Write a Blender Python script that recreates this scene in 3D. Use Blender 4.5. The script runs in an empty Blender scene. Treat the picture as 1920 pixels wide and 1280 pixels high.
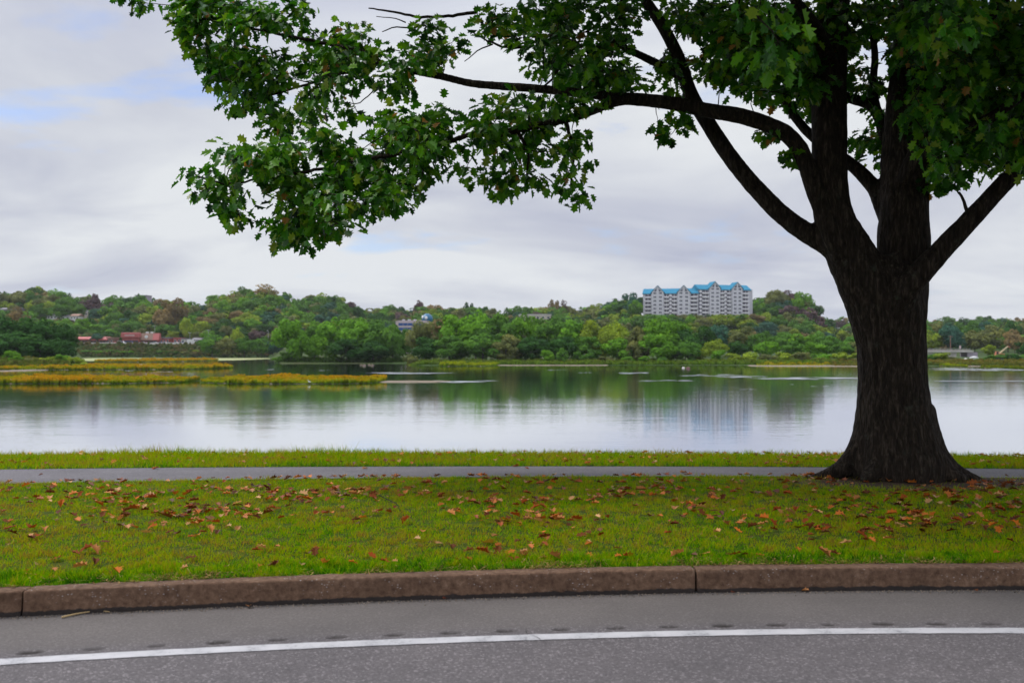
import bpy, math, random
import numpy as np
from mathutils import Vector, Matrix, noise

random.seed(11)
rng = np.random.default_rng(11)
scene = bpy.context.scene
col = scene.collection

# ------------------------------------------------------------------ camera, sky, sun, exposure
FPX, CX, HY, CH = 1867.0, 960.0, 655.0, 1.57      # focal length in photo pixels, centre column, horizon row, eye height
cam_d = bpy.data.cameras.new('camera')
cam_d.sensor_width = 36.0
cam_d.lens = 36.0 * FPX / 1920.0
cam_d.clip_start, cam_d.clip_end = 0.05, 12000
cam_d.dof.use_dof = True
cam_d.dof.focus_distance = 11.0
cam_d.dof.aperture_fstop = 2.5
cam = bpy.data.objects.new('camera', cam_d)
cam.location = (0, 0, CH)
cam.rotation_euler = (math.radians(90 + 0.46), 0, 0)
col.objects.link(cam)
scene.camera = cam

SUN_EL, SUN_AZ = math.radians(56), math.radians(-72)     # azimuth measured from +Y towards +X
world = bpy.data.worlds.new('World')
scene.world = world
world.use_nodes = True


def N(nt, typ, ins=None, **props):
    n = nt.nodes.new(typ)
    for k, v in props.items():
        setattr(n, k, v)
    for k, v in (ins or {}).items():
        s = n.inputs[k]
        if isinstance(v, bpy.types.NodeSocket):
            nt.links.new(v, s)
        else:
            s.default_value = v
    return n


def ramp(nt, fac, stops, interp='LINEAR'):
    n = N(nt, 'ShaderNodeValToRGB', {'Fac': fac})
    cr = n.color_ramp
    cr.interpolation = interp
    while len(cr.elements) < len(stops):
        cr.elements.new(0.5)
    for e, (p, c) in zip(cr.elements, stops):
        e.position = p
        if isinstance(c, (int, float)):
            c = (c, c, c)
        e.color = (*c, 1)
    return n.outputs['Color']


def mixc(nt, fac, a, b, blend='MIX'):
    n = N(nt, 'ShaderNodeMix', data_type='RGBA', blend_type=blend)
    for k, v in ((0, fac), (6, a), (7, b)):
        if isinstance(v, bpy.types.NodeSocket):
            nt.links.new(v, n.inputs[k])
        elif k == 0:
            n.inputs[k].default_value = v
        else:
            n.inputs[k].default_value = (*v, 1) if len(v) == 3 else v
    return n.outputs[2]


def math_n(nt, op, a, b=0.0, clamp=False):
    n = N(nt, 'ShaderNodeMath', operation=op, use_clamp=clamp)
    for i, v in enumerate((a, b)):
        if isinstance(v, bpy.types.NodeSocket):
            nt.links.new(v, n.inputs[i])
        else:
            n.inputs[i].default_value = v
    return n.outputs[0]


wn = world.node_tree
wn.nodes.clear()
SKY_STRENGTH = 0.1
geo_dir = N(wn, 'ShaderNodeTexCoord').outputs['Generated']
sep = N(wn, 'ShaderNodeSeparateXYZ', {0: geo_dir})
zc = math_n(wn, 'ADD', math_n(wn, 'MAXIMUM', sep.outputs['Z'], 0.0), 0.16)
px_ = math_n(wn, 'DIVIDE', sep.outputs['X'], zc)
py_ = math_n(wn, 'DIVIDE', sep.outputs['Y'], zc)
pvec = N(wn, 'ShaderNodeCombineXYZ', {0: px_, 1: py_, 2: 15.7}).outputs[0]
pv1 = N(wn, 'ShaderNodeMapping', {'Vector': pvec, 'Location': (0.24, 0.32, 0)}).outputs[0]
n_cov = N(wn, 'ShaderNodeTexNoise', {'Vector': pv1, 'Scale': 1.35, 'Detail': 9.0, 'Roughness': 0.56, 'Distortion': 0.3}).outputs['Fac']
pv2 = N(wn, 'ShaderNodeMapping', {'Vector': pvec, 'Location': (3.1, 9.2, 0), 'Scale': (0.8, 1.0, 1.0)}).outputs[0]
n_shade = N(wn, 'ShaderNodeTexNoise', {'Vector': pv2, 'Scale': 1.0, 'Detail': 7.0, 'Roughness': 0.55, 'Distortion': 0.5}).outputs['Fac']
cloud = ramp(wn, n_shade, [(0.30, (0.51, 0.54, 0.67)), (0.46, (0.67, 0.70, 0.78)), (0.62, (0.83, 0.86, 0.895))])
# smooth brightening towards the zenith, as an overcast sky has it
lift = N(wn, 'ShaderNodeMapRange', {'Value': sep.outputs['Z'], 'From Min': 0.22, 'From Max': 0.9, 'To Min': 0.0, 'To Max': 1.0}, interpolation_type='SMOOTHSTEP').outputs[0]
liftc = math_n(wn, 'ADD', math_n(wn, 'MULTIPLY', lift, 1.6), 0.94)
cl10 = N(wn, 'ShaderNodeVectorMath', {0: cloud, 'Scale': 0.80 / SKY_STRENGTH}, operation='SCALE').outputs[0]
cl10 = N(wn, 'ShaderNodeVectorMath', {0: cl10}, operation='SCALE')
wn.links.new(liftc, cl10.inputs['Scale'])
sky_n = N(wn, 'ShaderNodeTexSky', sky_type='NISHITA', sun_disc=False, sun_elevation=SUN_EL, sun_rotation=SUN_AZ % (2 * math.pi))
gap = ramp(wn, n_cov, [(0.33, 0.6), (0.43, 0.0)])
sky_mix = mixc(wn, gap, cl10.outputs[0], mixc(wn, 1.0, sky_n.outputs[0], (0.95, 1.05, 1.35), 'MULTIPLY'))
bg = N(wn, 'ShaderNodeBackground', {'Color': sky_mix, 'Strength': SKY_STRENGTH})
wo = N(wn, 'ShaderNodeOutputWorld', {'Surface': bg.outputs[0]})

sun_d = bpy.data.lights.new('sun', 'SUN')
sun_d.energy = 2.0
sun_d.angle = math.radians(14)
sun_d.color = (1.0, 0.95, 0.88)
sun = bpy.data.objects.new('sun', sun_d)
sd = Vector((math.sin(SUN_AZ) * math.cos(SUN_EL), math.cos(SUN_AZ) * math.cos(SUN_EL), math.sin(SUN_EL)))
sun.rotation_euler = (-sd).to_track_quat('-Z', 'Y').to_euler()
sun.location = (0, 0, 60)
col.objects.link(sun)

scene.view_settings.view_transform = 'Standard'
scene.view_settings.look = 'None'
scene.view_settings.exposure = 0.3
scene.view_settings.gamma = 1.0
scene.view_settings.use_curve_mapping = False
scene.cycles.use_denoising = True
scene.cycles.max_bounces = 8
scene.cycles.transparent_max_bounces = 8


# ------------------------------------------------------------------ helpers
def at(px, py, Y):
    """world point seen at photo pixel (px, py) at distance Y"""
    return Vector(((px - CX) / FPX * Y, Y, CH - (py - HY) / FPX * Y))


def proj(p):
    p = np.asarray(p, float)
    return CX + p[..., 0] / p[..., 1] * FPX, HY - (p[..., 2] - CH) / p[..., 1] * FPX


def tag(o, label=None, cat=None, group=None, kind=None):
    if label: o['label'] = label
    if cat: o['category'] = cat
    if group: o['group'] = group
    if kind: o['kind'] = kind
    return o


def np_mesh(name, V, F, mat=None, attrs=None, smooth=False):
    """F: (n,3) / (n,4) int array or a list of such arrays"""
    me = bpy.data.meshes.new(name)
    V = np.ascontiguousarray(V, dtype=np.float32)
    if not isinstance(F, (list, tuple)): F = [F]
    F = [np.asarray(f, dtype=np.int32) for f in F if len(f)]
    loops = np.concatenate([f.ravel() for f in F])
    tot = np.concatenate([np.full(len(f), f.shape[1], np.int32) for f in F])
    start = np.concatenate([[0], np.cumsum(tot)[:-1]]).astype(np.int32)
    me.vertices.add(len(V)); me.vertices.foreach_set('co', V.ravel())
    me.loops.add(len(loops)); me.loops.foreach_set('vertex_index', loops)
    me.polygons.add(len(tot)); me.polygons.foreach_set('loop_start', start)
    me.polygons.foreach_set('loop_total', tot)
    if smooth:
        me.polygons.foreach_set('use_smooth', np.ones(len(tot), bool))
    else:
        me.polygons.foreach_set('use_smooth', np.zeros(len(tot), bool))
    for k, a in (attrs or {}).items():
        a = np.asarray(a, np.float32)
        if a.ndim == 1:
            at_ = me.attributes.new(k, 'FLOAT', 'POINT'); at_.data.foreach_set('value', a)
        else:
            at_ = me.attributes.new(k, 'FLOAT_COLOR', 'POINT')
            if a.shape[1] == 3: a = np.hstack([a, np.ones((len(a), 1), np.float32)])
            at_.data.foreach_set('color', a.ravel())
    me.update(calc_edges=True)
    if mat: me.materials.append(mat)
    return me


def link(name, data, parent=None, loc=None, rz=None, scale=None):
    o = bpy.data.objects.new(name, data)
    col.objects.link(o)
    if parent is not None: o.parent = parent
    if loc is not None: o.location = loc
    if rz is not None: o.rotation_euler = (0, 0, rz)
    if scale is not None: o.scale = scale
    return o


class MB:
    """collects simple solids and links them as one mesh"""
    def __init__(s): s.V, s.T, s.Q, s.n = [], [], [], 0

    def add(s, V, T=(), Q=()):
        V = np.asarray(V, float)
        s.V.append(V)
        for t in T: s.T.append([i + s.n for i in t])
        for q in Q: s.Q.append([i + s.n for i in q])
        s.n += len(V)

    def box(s, x0, x1, y0, y1, z0, z1):
        s.add([(x0, y0, z0), (x1, y0, z0), (x1, y1, z0), (x0, y1, z0), (x0, y0, z1), (x1, y0, z1), (x1, y1, z1), (x0, y1, z1)],
              Q=[(0, 3, 2, 1), (4, 5, 6, 7), (0, 1, 5, 4), (1, 2, 6, 5), (2, 3, 7, 6), (3, 0, 4, 7)])
        return s

    def prism(s, prof, a0, a1, axis='y'):
        """convex profile of (u,z), extruded along axis from a0 to a1"""
        n = len(prof)
        mk = (lambda u, z, a: (u, a, z)) if axis == 'y' else (lambda u, z, a: (a, u, z))
        V = [mk(u, z, a0) for u, z in prof] + [mk(u, z, a1) for u, z in prof]
        Q = [(i, (i + 1) % n, n + (i + 1) % n, n + i) for i in range(n)]
        T = [(0, i + 1, i) for i in range(1, n - 1)] + [(n, n + i, n + i + 1) for i in range(1, n - 1)]
        s.add(V, T, Q)
        return s

    def cyl(s, p0, p1, r0, r1, n=8):
        V, T, Q = tube([p0, p1], [r0, r1], n)
        s.add(V, T, Q)
        return s

    def ball(s, c, r, seg=12, rings=8):
        V, T, Q = [], [], []
        r = np.broadcast_to(np.asarray(r, float), 3)
        V.append((0, 0, -1))
        for i in range(1, rings):
            t = -math.pi / 2 + math.pi * i / rings
            for j in range(seg):
                a = 2 * math.pi * j / seg
                V.append((math.cos(t) * math.cos(a), math.cos(t) * math.sin(a), math.sin(t)))
        V.append((0, 0, 1))
        for j in range(seg):
            k = (j + 1) % seg
            T.append((0, 1 + k, 1 + j))
            b = 1 + (rings - 2) * seg
            T.append((len(V) - 1, b + j, b + k))
            for i in range(rings - 2):
                a = 1 + i * seg
                Q.append((a + j, a + k, a + seg + k, a + seg + j))
        s.add(np.array(V) * r + np.asarray(c), T, Q)
        return s

    def mesh(s, name, mat, smooth=False):
        return np_mesh(name, np.vstack(s.V), [np.array(s.T, int).reshape(-1, 3), np.array(s.Q, int).reshape(-1, 4)], mat, smooth=smooth)

    def build(s, name, mat, parent=None, smooth=False, **kw):
        return link(name, s.mesh(name, mat, smooth), parent, **kw)


def tube(pts, rad, n=8):
    P = np.asarray(pts, float); R = np.asarray(rad, float); m = len(P)
    tan = np.gradient(P, axis=0)
    tan /= np.linalg.norm(tan, axis=1)[:, None] + 1e-9
    up = np.array((0.31, 0.2, 0.93)) if abs(tan[0][2]) < 0.8 else np.array((1.0, 0.1, 0.0))
    V = []
    a = np.arange(n) / n * 2 * math.pi
    u = np.cross(tan[0], up); u /= np.linalg.norm(u)
    for i in range(m):
        u = u - tan[i] * np.dot(u, tan[i]); u /= np.linalg.norm(u) + 1e-9
        v = np.cross(tan[i], u)
        V.append(P[i] + R[i] * (np.cos(a)[:, None] * u + np.sin(a)[:, None] * v))
    V = np.vstack(V + [P[:1], P[-1:]])
    Q = [(i * n + j, i * n + (j + 1) % n, (i + 1) * n + (j + 1) % n, (i + 1) * n + j) for i in range(m - 1) for j in range(n)]
    c0, c1 = m * n, m * n + 1
    T = [(c0, (j + 1) % n, j) for j in range(n)] + [(c1, (m - 1) * n + j, (m - 1) * n + (j + 1) % n) for j in range(n)]
    return V, T, Q


def spline(P, step):
    """Catmull-Rom through rows of P (any columns); resampled about every step along xyz"""
    P = np.asarray(P, float)
    out = []
    Q = np.vstack([2 * P[0] - P[1], P, 2 * P[-1] - P[-2]])
    for i in range(1, len(Q) - 2):
        p0, p1, p2, p3 = Q[i - 1], Q[i], Q[i + 1], Q[i + 2]
        k = max(1, int(np.linalg.norm((p2 - p1)[:3]) / step))
        for t in np.arange(k) / k:
            out.append(0.5 * (2 * p1 + (p2 - p0) * t + (2 * p0 - 5 * p1 + 4 * p2 - p3) * t * t + (3 * p1 - p0 - 3 * p2 + p3) * t ** 3))
    out.append(P[-1])
    return np.array(out)


def grid_mesh(name, X, Y, Z, mat, attrs=None, smooth=True):
    """X,Y,Z: (r,c) arrays"""
    r, c = X.shape
    V = np.stack([X, Y, Z], -1).reshape(-1, 3)
    i = np.arange(r * c).reshape(r, c)
    F = np.stack([i[:-1, :-1], i[:-1, 1:], i[1:, 1:], i[1:, :-1]], -1).reshape(-1, 4)
    return np_mesh(name, V, F, mat, {k: a.reshape(-1) for k, a in (attrs or {}).items()}, smooth)


def vnoise(P, scale, seed=0.0, octaves=1):
    out = np.zeros(len(P))
    for i, p in enumerate(P):
        v = Vector((p[0] * scale + seed, p[1] * scale - seed, (p[2] * scale if len(p) > 2 else 0) + seed * .37))
        out[i] = noise.noise(v) if octaves == 1 else noise.fractal(v, 1.0, 2.0, octaves)
    return out


# ------------------------------------------------------------------ materials
def new_mat(name):
    m = bpy.data.materials.new(name)
    m.use_nodes = True
    nt = m.node_tree
    b = nt.nodes['Principled BSDF']
    return m, nt, b


def setp(nt, b, **kw):
    for k, v in kw.items():
        s = b.inputs[k.replace('_', ' ')]
        if isinstance(v, bpy.types.NodeSocket): nt.links.new(v, s)
        elif isinstance(v, tuple) and len(v) == 3: s.default_value = (*v, 1)
        else: s.default_value = v


def bump(nt, b, h, strength, dist):
    n = N(nt, 'ShaderNodeBump', {'Height': h, 'Strength': strength, 'Distance': dist})
    nt.links.new(n.outputs[0], b.inputs['Normal'])


def pos(nt): return N(nt, 'ShaderNodeNewGeometry').outputs['Position']
def ocoord(nt): return N(nt, 'ShaderNodeTexCoord').outputs['Object']
def noise_n(nt, vec, scale, detail=4.0, rough=0.55, dist=0.0):
    return N(nt, 'ShaderNodeTexNoise', {'Vector': vec, 'Scale': scale, 'Detail': detail, 'Roughness': rough, 'Distortion': dist}).outputs['Fac']
def attr(nt, name, typ='GEOMETRY'): return N(nt, 'ShaderNodeAttribute', attribute_name=name, attribute_type=typ)


def plain(name, c, rough=0.7, var=0.12, scale=2.0, metallic=0.0):
    m, nt, b = new_mat(name)
    n = noise_n(nt, ocoord(nt), scale, 5.0)
    lo = tuple(x * (1 - var) for x in c); hi = tuple(min(1, x * (1 + var)) for x in c)
    setp(nt, b, Base_Color=ramp(nt, n, [(0.3, lo), (0.7, hi)]), Roughness=rough, Metallic=metallic)
    return m


def mat_asphalt(name, base, shoulder=True):
    m, nt, b = new_mat(name)
    p = pos(nt)
    fine = noise_n(nt, p, 170.0, 2.0, 0.6)
    vor = N(nt, 'ShaderNodeTexVoronoi', {'Vector': p, 'Scale': 95.0}).outputs['Color']
    vs = N(nt, 'ShaderNodeSeparateColor', {0: vor}).outputs[0]
    big = noise_n(nt, p, 1.3, 5.0, 0.6)
    stone = ramp(nt, vs, [(0.0, tuple(x * 0.55 for x in base)), (0.55, base), (0.86, tuple(x * 1.25 for x in base)), (0.97, tuple(x * 2.5 for x in base))])
    grain = ramp(nt, fine, [(0.3, tuple(x * 0.6 for x in base)), (0.7, tuple(x * 1.5 for x in base))])
    c = mixc(nt, 0.4, stone, grain)
    if shoulder:
        sh = attr(nt, 'shoulder').outputs['Fac']
        smoothc = ramp(nt, noise_n(nt, p, 60.0, 4.0, 0.65), [(0.25, (0.075, 0.068, 0.064)), (0.75, (0.150, 0.134, 0.126))])
        c = mixc(nt, math_n(nt, 'MULTIPLY', sh, 0.75), c, smoothc)
        dirt = attr(nt, 'dirt').outputs['Fac']
        dn = ramp(nt, noise_n(nt, p, 9.0, 6.0, 0.65), [(0.35, 0.6), (0.6, 1.0)])
        c = mixc(nt, math_n(nt, 'MULTIPLY', dirt, dn), c, (0.024, 0.020, 0.019))
    c = mixc(nt, 0.5, c, ramp(nt, big, [(0.3, (0.72, 0.72, 0.72)), (0.7, (1.18, 1.16, 1.14))]), 'MULTIPLY')
    setp(nt, b, Base_Color=c, Roughness=0.85, Specular_IOR_Level=0.25)
    bump(nt, b, mixc(nt, 0.5, fine, vs), 0.5, 0.004)
    return m


M = {}
M['asphalt'] = mat_asphalt('asphalt', (0.100, 0.091, 0.096))
M['path'] = mat_asphalt('path_asphalt', (0.112, 0.105, 0.115), False)


def mat_line():
    m, nt, b = new_mat('road_paint')
    p = pos(nt)
    w = noise_n(nt, p, 45.0, 6.0, 0.7)
    w2 = noise_n(nt, p, 5.0, 5.0, 0.65)
    f = ramp(nt, math_n(nt, 'ADD', math_n(nt, 'MULTIPLY', w, 0.6), math_n(nt, 'MULTIPLY', w2, 0.4)), [(0.36, 1.0), (0.47, 0.0)])
    c = mixc(nt, f, ramp(nt, w2, [(0.3, (0.33, 0.33, 0.35)), (0.7, (0.47, 0.46, 0.48))]), (0.16, 0.16, 0.17))
    setp(nt, b, Base_Color=c, Roughness=0.6)
    bump(nt, b, noise_n(nt, p, 150.0, 2.0), 0.4, 0.003)
    return m
M['line'] = mat_line()


def mat_kerb():
    m, nt, b = new_mat('kerb_concrete')
    p = pos(nt)
    a = noise_n(nt, p, 26.0, 6.0, 0.65)
    c = ramp(nt, a, [(0.3, (0.072, 0.041, 0.026)), (0.55, (0.140, 0.084, 0.055)), (0.75, (0.21, 0.138, 0.095))])
    c = mixc(nt, 0.65, c, ramp(nt, noise_n(nt, p, 3.2, 6.0, 0.6), [(0.3, (0.62, 0.58, 0.56)), (0.7, (1.18, 1.15, 1.12))]), 'MULTIPLY')
    st = N(nt, 'ShaderNodeMapping', {'Vector': p, 'Scale': (1.0, 1.0, 1.6)}).outputs[0]
    sp = N(nt, 'ShaderNodeTexVoronoi', {'Vector': st, 'Scale': 38.0, 'Randomness': 1.0}).outputs['Distance']
    spm = ramp(nt, sp, [(0.14, 1.0), (0.24, 0.0)])
    spm = math_n(nt, 'MULTIPLY', spm, ramp(nt, noise_n(nt, p, 7.0, 3.0), [(0.5, 0.0), (0.62, 0.8)]))
    c = mixc(nt, spm, c, (0.32, 0.29, 0.28))
    g = attr(nt, 'foot_dark').outputs['Fac']
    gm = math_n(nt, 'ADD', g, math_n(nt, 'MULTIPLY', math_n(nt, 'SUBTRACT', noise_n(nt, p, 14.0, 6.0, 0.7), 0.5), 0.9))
    c = mixc(nt, ramp(nt, gm, [(0.42, 0.0), (0.6, 0.92)]), c, (0.020, 0.018, 0.018))  # near-black towards the kerb foot, with a noisy upper edge
    setp(nt, b, Base_Color=c, Roughness=0.9, Specular_IOR_Level=0.2)
    bump(nt, b, a, 0.6, 0.012)
    return m
M['kerb'] = mat_kerb()


def mat_lawn():
    m, nt, b = new_mat('lawn_ground')
    p = pos(nt)
    a = noise_n(nt, p, 2.2, 6.0, 0.65)
    f = noise_n(nt, p, 45.0, 5.0, 0.65)
    c = ramp(nt, a, [(0.3, (0.030, 0.055, 0.004)), (0.55, (0.055, 0.080, 0.005)), (0.72, (0.075, 0.065, 0.012))])
    c = mixc(nt, 0.8, c, ramp(nt, f, [(0.3, (0.45, 0.42, 0.4)), (0.7, (1.2, 1.15, 1.1))]), 'MULTIPLY')
    s = attr(nt, 'soil').outputs['Fac']
    sm = math_n(nt, 'ADD', s, math_n(nt, 'MULTIPLY', math_n(nt, 'SUBTRACT', noise_n(nt, p, 5.0, 6.0, 0.65), 0.5), 0.8))
    soil = ramp(nt, noise_n(nt, p, 30.0, 5.0, 0.7), [(0.3, (0.040, 0.026, 0.018)), (0.7, (0.095, 0.065, 0.048))])
    c = mixc(nt, ramp(nt, sm, [(0.42, 0.0), (0.58, 1.0)]), c, soil)
    setp(nt, b, Base_Color=c, Roughness=0.95, Specular_IOR_Level=0.1)
    bump(nt, b, f, 0.7, 0.02)
    return m
M['lawn'] = mat_lawn()


def leafy(name, colour_socket_fn, trans=0.35, rough=0.5, spec=0.3):
    m, nt, b = new_mat(name)
    c = colour_socket_fn(nt)
    setp(nt, b, Base_Color=c, Roughness=rough, Specular_IOR_Level=spec)
    if trans > 0:
        t = N(nt, 'ShaderNodeBsdfTranslucent', {'Color': mixc(nt, 0.6, c, mixc(nt, 1.0, c, (1.5, 1.45, 0.5), 'MULTIPLY'))})
        mx = N(nt, 'ShaderNodeMixShader', {0: trans, 1: b.outputs[0], 2: t.outputs[0]})
        nt.links.new(mx.outputs[0], nt.nodes['Material Output'].inputs['Surface'])
    return m


def grass_col(nt):
    p = pos(nt)
    t = attr(nt, 'tint').outputs['Fac']
    big = noise_n(nt, p, 0.9, 5.0, 0.6)
    mid = noise_n(nt, p, 8.0, 5.0, 0.65)
    big = math_n(nt, 'ADD', math_n(nt, 'MULTIPLY', math_n(nt, 'SUBTRACT', big, 0.5), 1.3), math_n(nt, 'MULTIPLY', math_n(nt, 'SUBTRACT', mid, 0.5), 2.3))
    k = math_n(nt, 'ADD', math_n(nt, 'ADD', math_n(nt, 'MULTIPLY', t, 0.42), 0.36), math_n(nt, 'MULTIPLY', big, 0.60))
    return ramp(nt, k, [(0.14, (0.012, 0.075, 0.002)), (0.34, (0.070, 0.240, 0.001)), (0.52, (0.215, 0.365, 0.001)), (0.70, (0.325, 0.325, 0.003)), (0.86, (0.270, 0.165, 0.030))])
M['grass'] = leafy('grass_blades', grass_col, 0.4, 0.8, 0.05)


def leaf_col(nt):
    t = attr(nt, 'tint').outputs['Fac']
    return ramp(nt, t, [(0.0, (0.004, 0.028, 0.003)), (0.45, (0.034, 0.150, 0.005)), (0.8, (0.125, 0.280, 0.007)), (0.93, (0.14, 0.19, 0.02)), (1.0, (0.25, 0.13, 0.03))])
M['leaf'] = leafy('oak_leaf', leaf_col, 0.38, 0.42, 0.3)


def dead_col(nt):
    oi = N(nt, 'ShaderNodeObjectInfo').outputs['Color']
    n = noise_n(nt, ocoord(nt), 14.0, 4.0, 0.6)
    return mixc(nt, 0.85, oi, ramp(nt, n, [(0.3, (0.55, 0.5, 0.5)), (0.7, (1.35, 1.3, 1.25))]), 'MULTIPLY')
M['dead_leaf'] = leafy('dry_leaf', dead_col, 0.15, 0.7, 0.1)
M['dead_leaves'] = leafy('dry_leaves', lambda nt: attr(nt, 'rgb').outputs['Color'], 0.15, 0.6, 0.3)


def mat_bark():
    m, nt, b = new_mat('bark')
    p = pos(nt)
    st = N(nt, 'ShaderNodeMapping', {'Vector': p, 'Scale': (1.0, 1.0, 0.22)}).outputs[0]
    a = noise_n(nt, st, 26.0, 7.0, 0.65, 0.6)
    v = N(nt, 'ShaderNodeTexVoronoi', {'Vector': st, 'Scale': 22.0}, feature='DISTANCE_TO_EDGE').outputs['Distance']
    c = ramp(nt, a, [(0.3, (0.007, 0.005, 0.004)), (0.52, (0.024, 0.018, 0.0135)), (0.72, (0.078, 0.060, 0.046))])
    lich = ramp(nt, noise_n(nt, p, 6.0, 7.0, 0.7), [(0.60, 0.0), (0.70, 0.6)])
    c = mixc(nt, lich, c, (0.055, 0.062, 0.045))
    setp(nt, b, Base_Color=c, Roughness=0.95, Specular_IOR_Level=0.15)
    h = math_n(nt, 'ADD', a, math_n(nt, 'MULTIPLY', ramp(nt, v, [(0.0, 0.0), (0.25, 1.0)]), 0.6))
    bump(nt, b, h, 0.9, 0.03)
    return m
M['bark'] = mat_bark()


def far_col(nt):
    oc = N(nt, 'ShaderNodeObjectInfo').outputs['Color']
    t = attr(nt, 'tint').outputs['Fac']
    return mixc(nt, 0.9, oc, ramp(nt, t, [(0.0, (0.6, 0.65, 0.7)), (0.5, (1, 1, 1)), (1.0, (1.55, 1.4, 1.0))]), 'MULTIPLY')
M['far_leaf'] = leafy('far_foliage', far_col, 0.25, 0.8, 0.05)
M['woods'] = leafy('woods_foliage', lambda nt: attr(nt, 'rgb').outputs['Color'], 0.25, 0.8, 0.05)
M['veg'] = leafy('marsh_plants', lambda nt: attr(nt, 'rgb').outputs['Color'], 0.3, 0.8, 0.05)
M['far_bark'] = plain('far_bark', (0.06, 0.05, 0.04), 0.9)


def mat_water(name, rip, rough, seed, base):
    m, nt, b = new_mat(name)
    p = pos(nt)
    a = N(nt, 'ShaderNodeMapping', {'Vector': p, 'Location': (seed, seed, 0), 'Scale': (0.35, 1.0, 1.0)}).outputs[0]
    n1 = noise_n(nt, a, 1.6, 3.0, 0.6)
    n2 = noise_n(nt, a, 0.22, 4.0, 0.6)
    patch = ramp(nt, noise_n(nt, a, 0.05, 4.0, 0.6), [(0.35, 0.5), (0.65, 1.0)])
    h = math_n(nt, 'MULTIPLY', math_n(nt, 'ADD', n1, math_n(nt, 'MULTIPLY', n2, 1.5)), patch)
    setp(nt, b, Base_Color=base, Roughness=rough, IOR=1.33, Specular_IOR_Level=0.5)
    bn = N(nt, 'ShaderNodeBump', {'Height': h, 'Strength': 1.0, 'Distance': rip}).outputs[0]
    nt.links.new(bn, b.inputs['Normal'])
    if rough < .1:
        gl_ = N(nt, 'ShaderNodeBsdfGlossy', {'Color': (0.95, 0.96, 1.0, 1), 'Roughness': rough, 'Normal': bn})
        fc = ramp(nt, N(nt, 'ShaderNodeLayerWeight', {'Blend': 0.5}).outputs['Facing'], [(0.0, 0.02), (0.6, 0.10), (0.8, 0.40), (0.9, 0.88), (1.0, 1.0)])
        mx = N(nt, 'ShaderNodeMixShader', {0: fc, 1: b.outputs[0], 2: gl_.outputs[0]})
        nt.links.new(mx.outputs[0], nt.nodes['Material Output'].inputs['Surface'])
    return m
M['water'] = mat_water('river_water', 0.009, 0.04, 0.0, (0.026, 0.036, 0.052))
M['riffle'] = mat_water('broken_water', 0.3, 0.35, 40.0, (0.30, 0.32, 0.35))


def ground_mat(name, stops, scale=0.05):
    m, nt, b = new_mat(name)
    p = pos(nt)
    n = math_n(nt, 'ADD', math_n(nt, 'MULTIPLY', noise_n(nt, p, scale, 8.0, 0.65), 0.7), math_n(nt, 'MULTIPLY', noise_n(nt, p, scale * 18, 4.0, 0.6), 0.3))
    setp(nt, b, Base_Color=ramp(nt, n, stops), Roughness=0.95, Specular_IOR_Level=0.1)
    return m
M['hill'] = ground_mat('hill_ground', [(0.35, (0.022, 0.045, 0.012)), (0.5, (0.040, 0.070, 0.016)), (0.65, (0.065, 0.060, 0.030))])
M['mud'] = ground_mat('river_mud', [(0.35, (0.10, 0.085, 0.06)), (0.65, (0.20, 0.17, 0.12))], 0.2)
M['algae'] = ground_mat('pale_flat', [(0.35, (0.22, 0.26, 0.10)), (0.65, (0.34, 0.34, 0.19))], 0.1)
M['sand'] = ground_mat('pale_sand', [(0.35, (0.13, 0.105, 0.07)), (0.65, (0.25, 0.21, 0.165))], 0.3)
M['bed'] = ground_mat('river_bed', [(0.3, (0.03, 0.04, 0.03)), (0.7, (0.06, 0.06, 0.045))], 0.1)

# ------------------------------------------------------------------ near ground: curves of road, kerb, path, bank
def curve_from(pixels, z):
    P = np.array([((px - CX) / FPX * Y, Y) for px, py in pixels for Y in [(CH - z) * FPX / (py - HY)]])
    c = np.polyfit(P[:, 0], P[:, 1], 2)
    x0, x1 = P[:, 0].min() - 0.4, P[:, 0].max() + 0.4

    def f(X):
        X = np.asarray(X, float)
        Xc = np.clip(X, x0, x1)
        y = np.polyval(c, Xc)
        sl = np.polyval(np.polyder(c), Xc)
        L = 14.0
        return y + sl * L * np.tanh((X - Xc) / L)
    return f


Y_line = curve_from([(0, 1240), (320, 1221.5), (640, 1207), (960, 1194.5), (1280, 1186.5), (1600, 1182.5), (1920, 1181)], 0.0)
Y_kerb = curve_from([(0, 1157), (320, 1141), (640, 1127), (960, 1118), (1280, 1111), (1600, 1107), (1920, 1104)], 0.0)
Z_K, Z_P0, Z_P1, Z_B = 0.125, 0.0145, -0.08, -0.153
Y_p0 = curve_from([(0, 906), (320, 901), (640, 897), (1280, 892), (1600, 892.5), (1920, 896)], Z_P0)
Y_p1 = curve_from([(0, 879), (640, 875), (1280, 873.5), (1600, 875), (1920, 879)], Z_P1)
Y_b = curve_from([(0, 853), (640, 850), (1280, 851), (1600, 853), (1920, 857)], Z_B)
KW = 0.155                                           # kerb width
WATER_Z = -3.43


def ground_z(X, Y):
    X = np.asarray(X, float); Y = np.asarray(Y, float)
    a, b_, c_, d = Y_kerb(X) + KW, Y_p0(X), Y_p1(X), Y_b(X)
    z = np.where(Y < b_, Z_K + (Z_P0 - Z_K) * np.clip((Y - a) / (b_ - a), 0, 1), 0)
    z = np.where((Y >= b_) & (Y < c_), Z_P0 + (Z_P1 - Z_P0) * (Y - b_) / (c_ - b_), z)
    z = np.where((Y >= c_) & (Y < d), Z_P1 + (Z_B - Z_P1) * (Y - c_) / (d - c_), z)
    e = np.clip((Y - d) / 7.0, 0, 1)
    z = np.where(Y >= d, Z_B - 4.2 * e ** 1.15, z)
    return z


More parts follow.
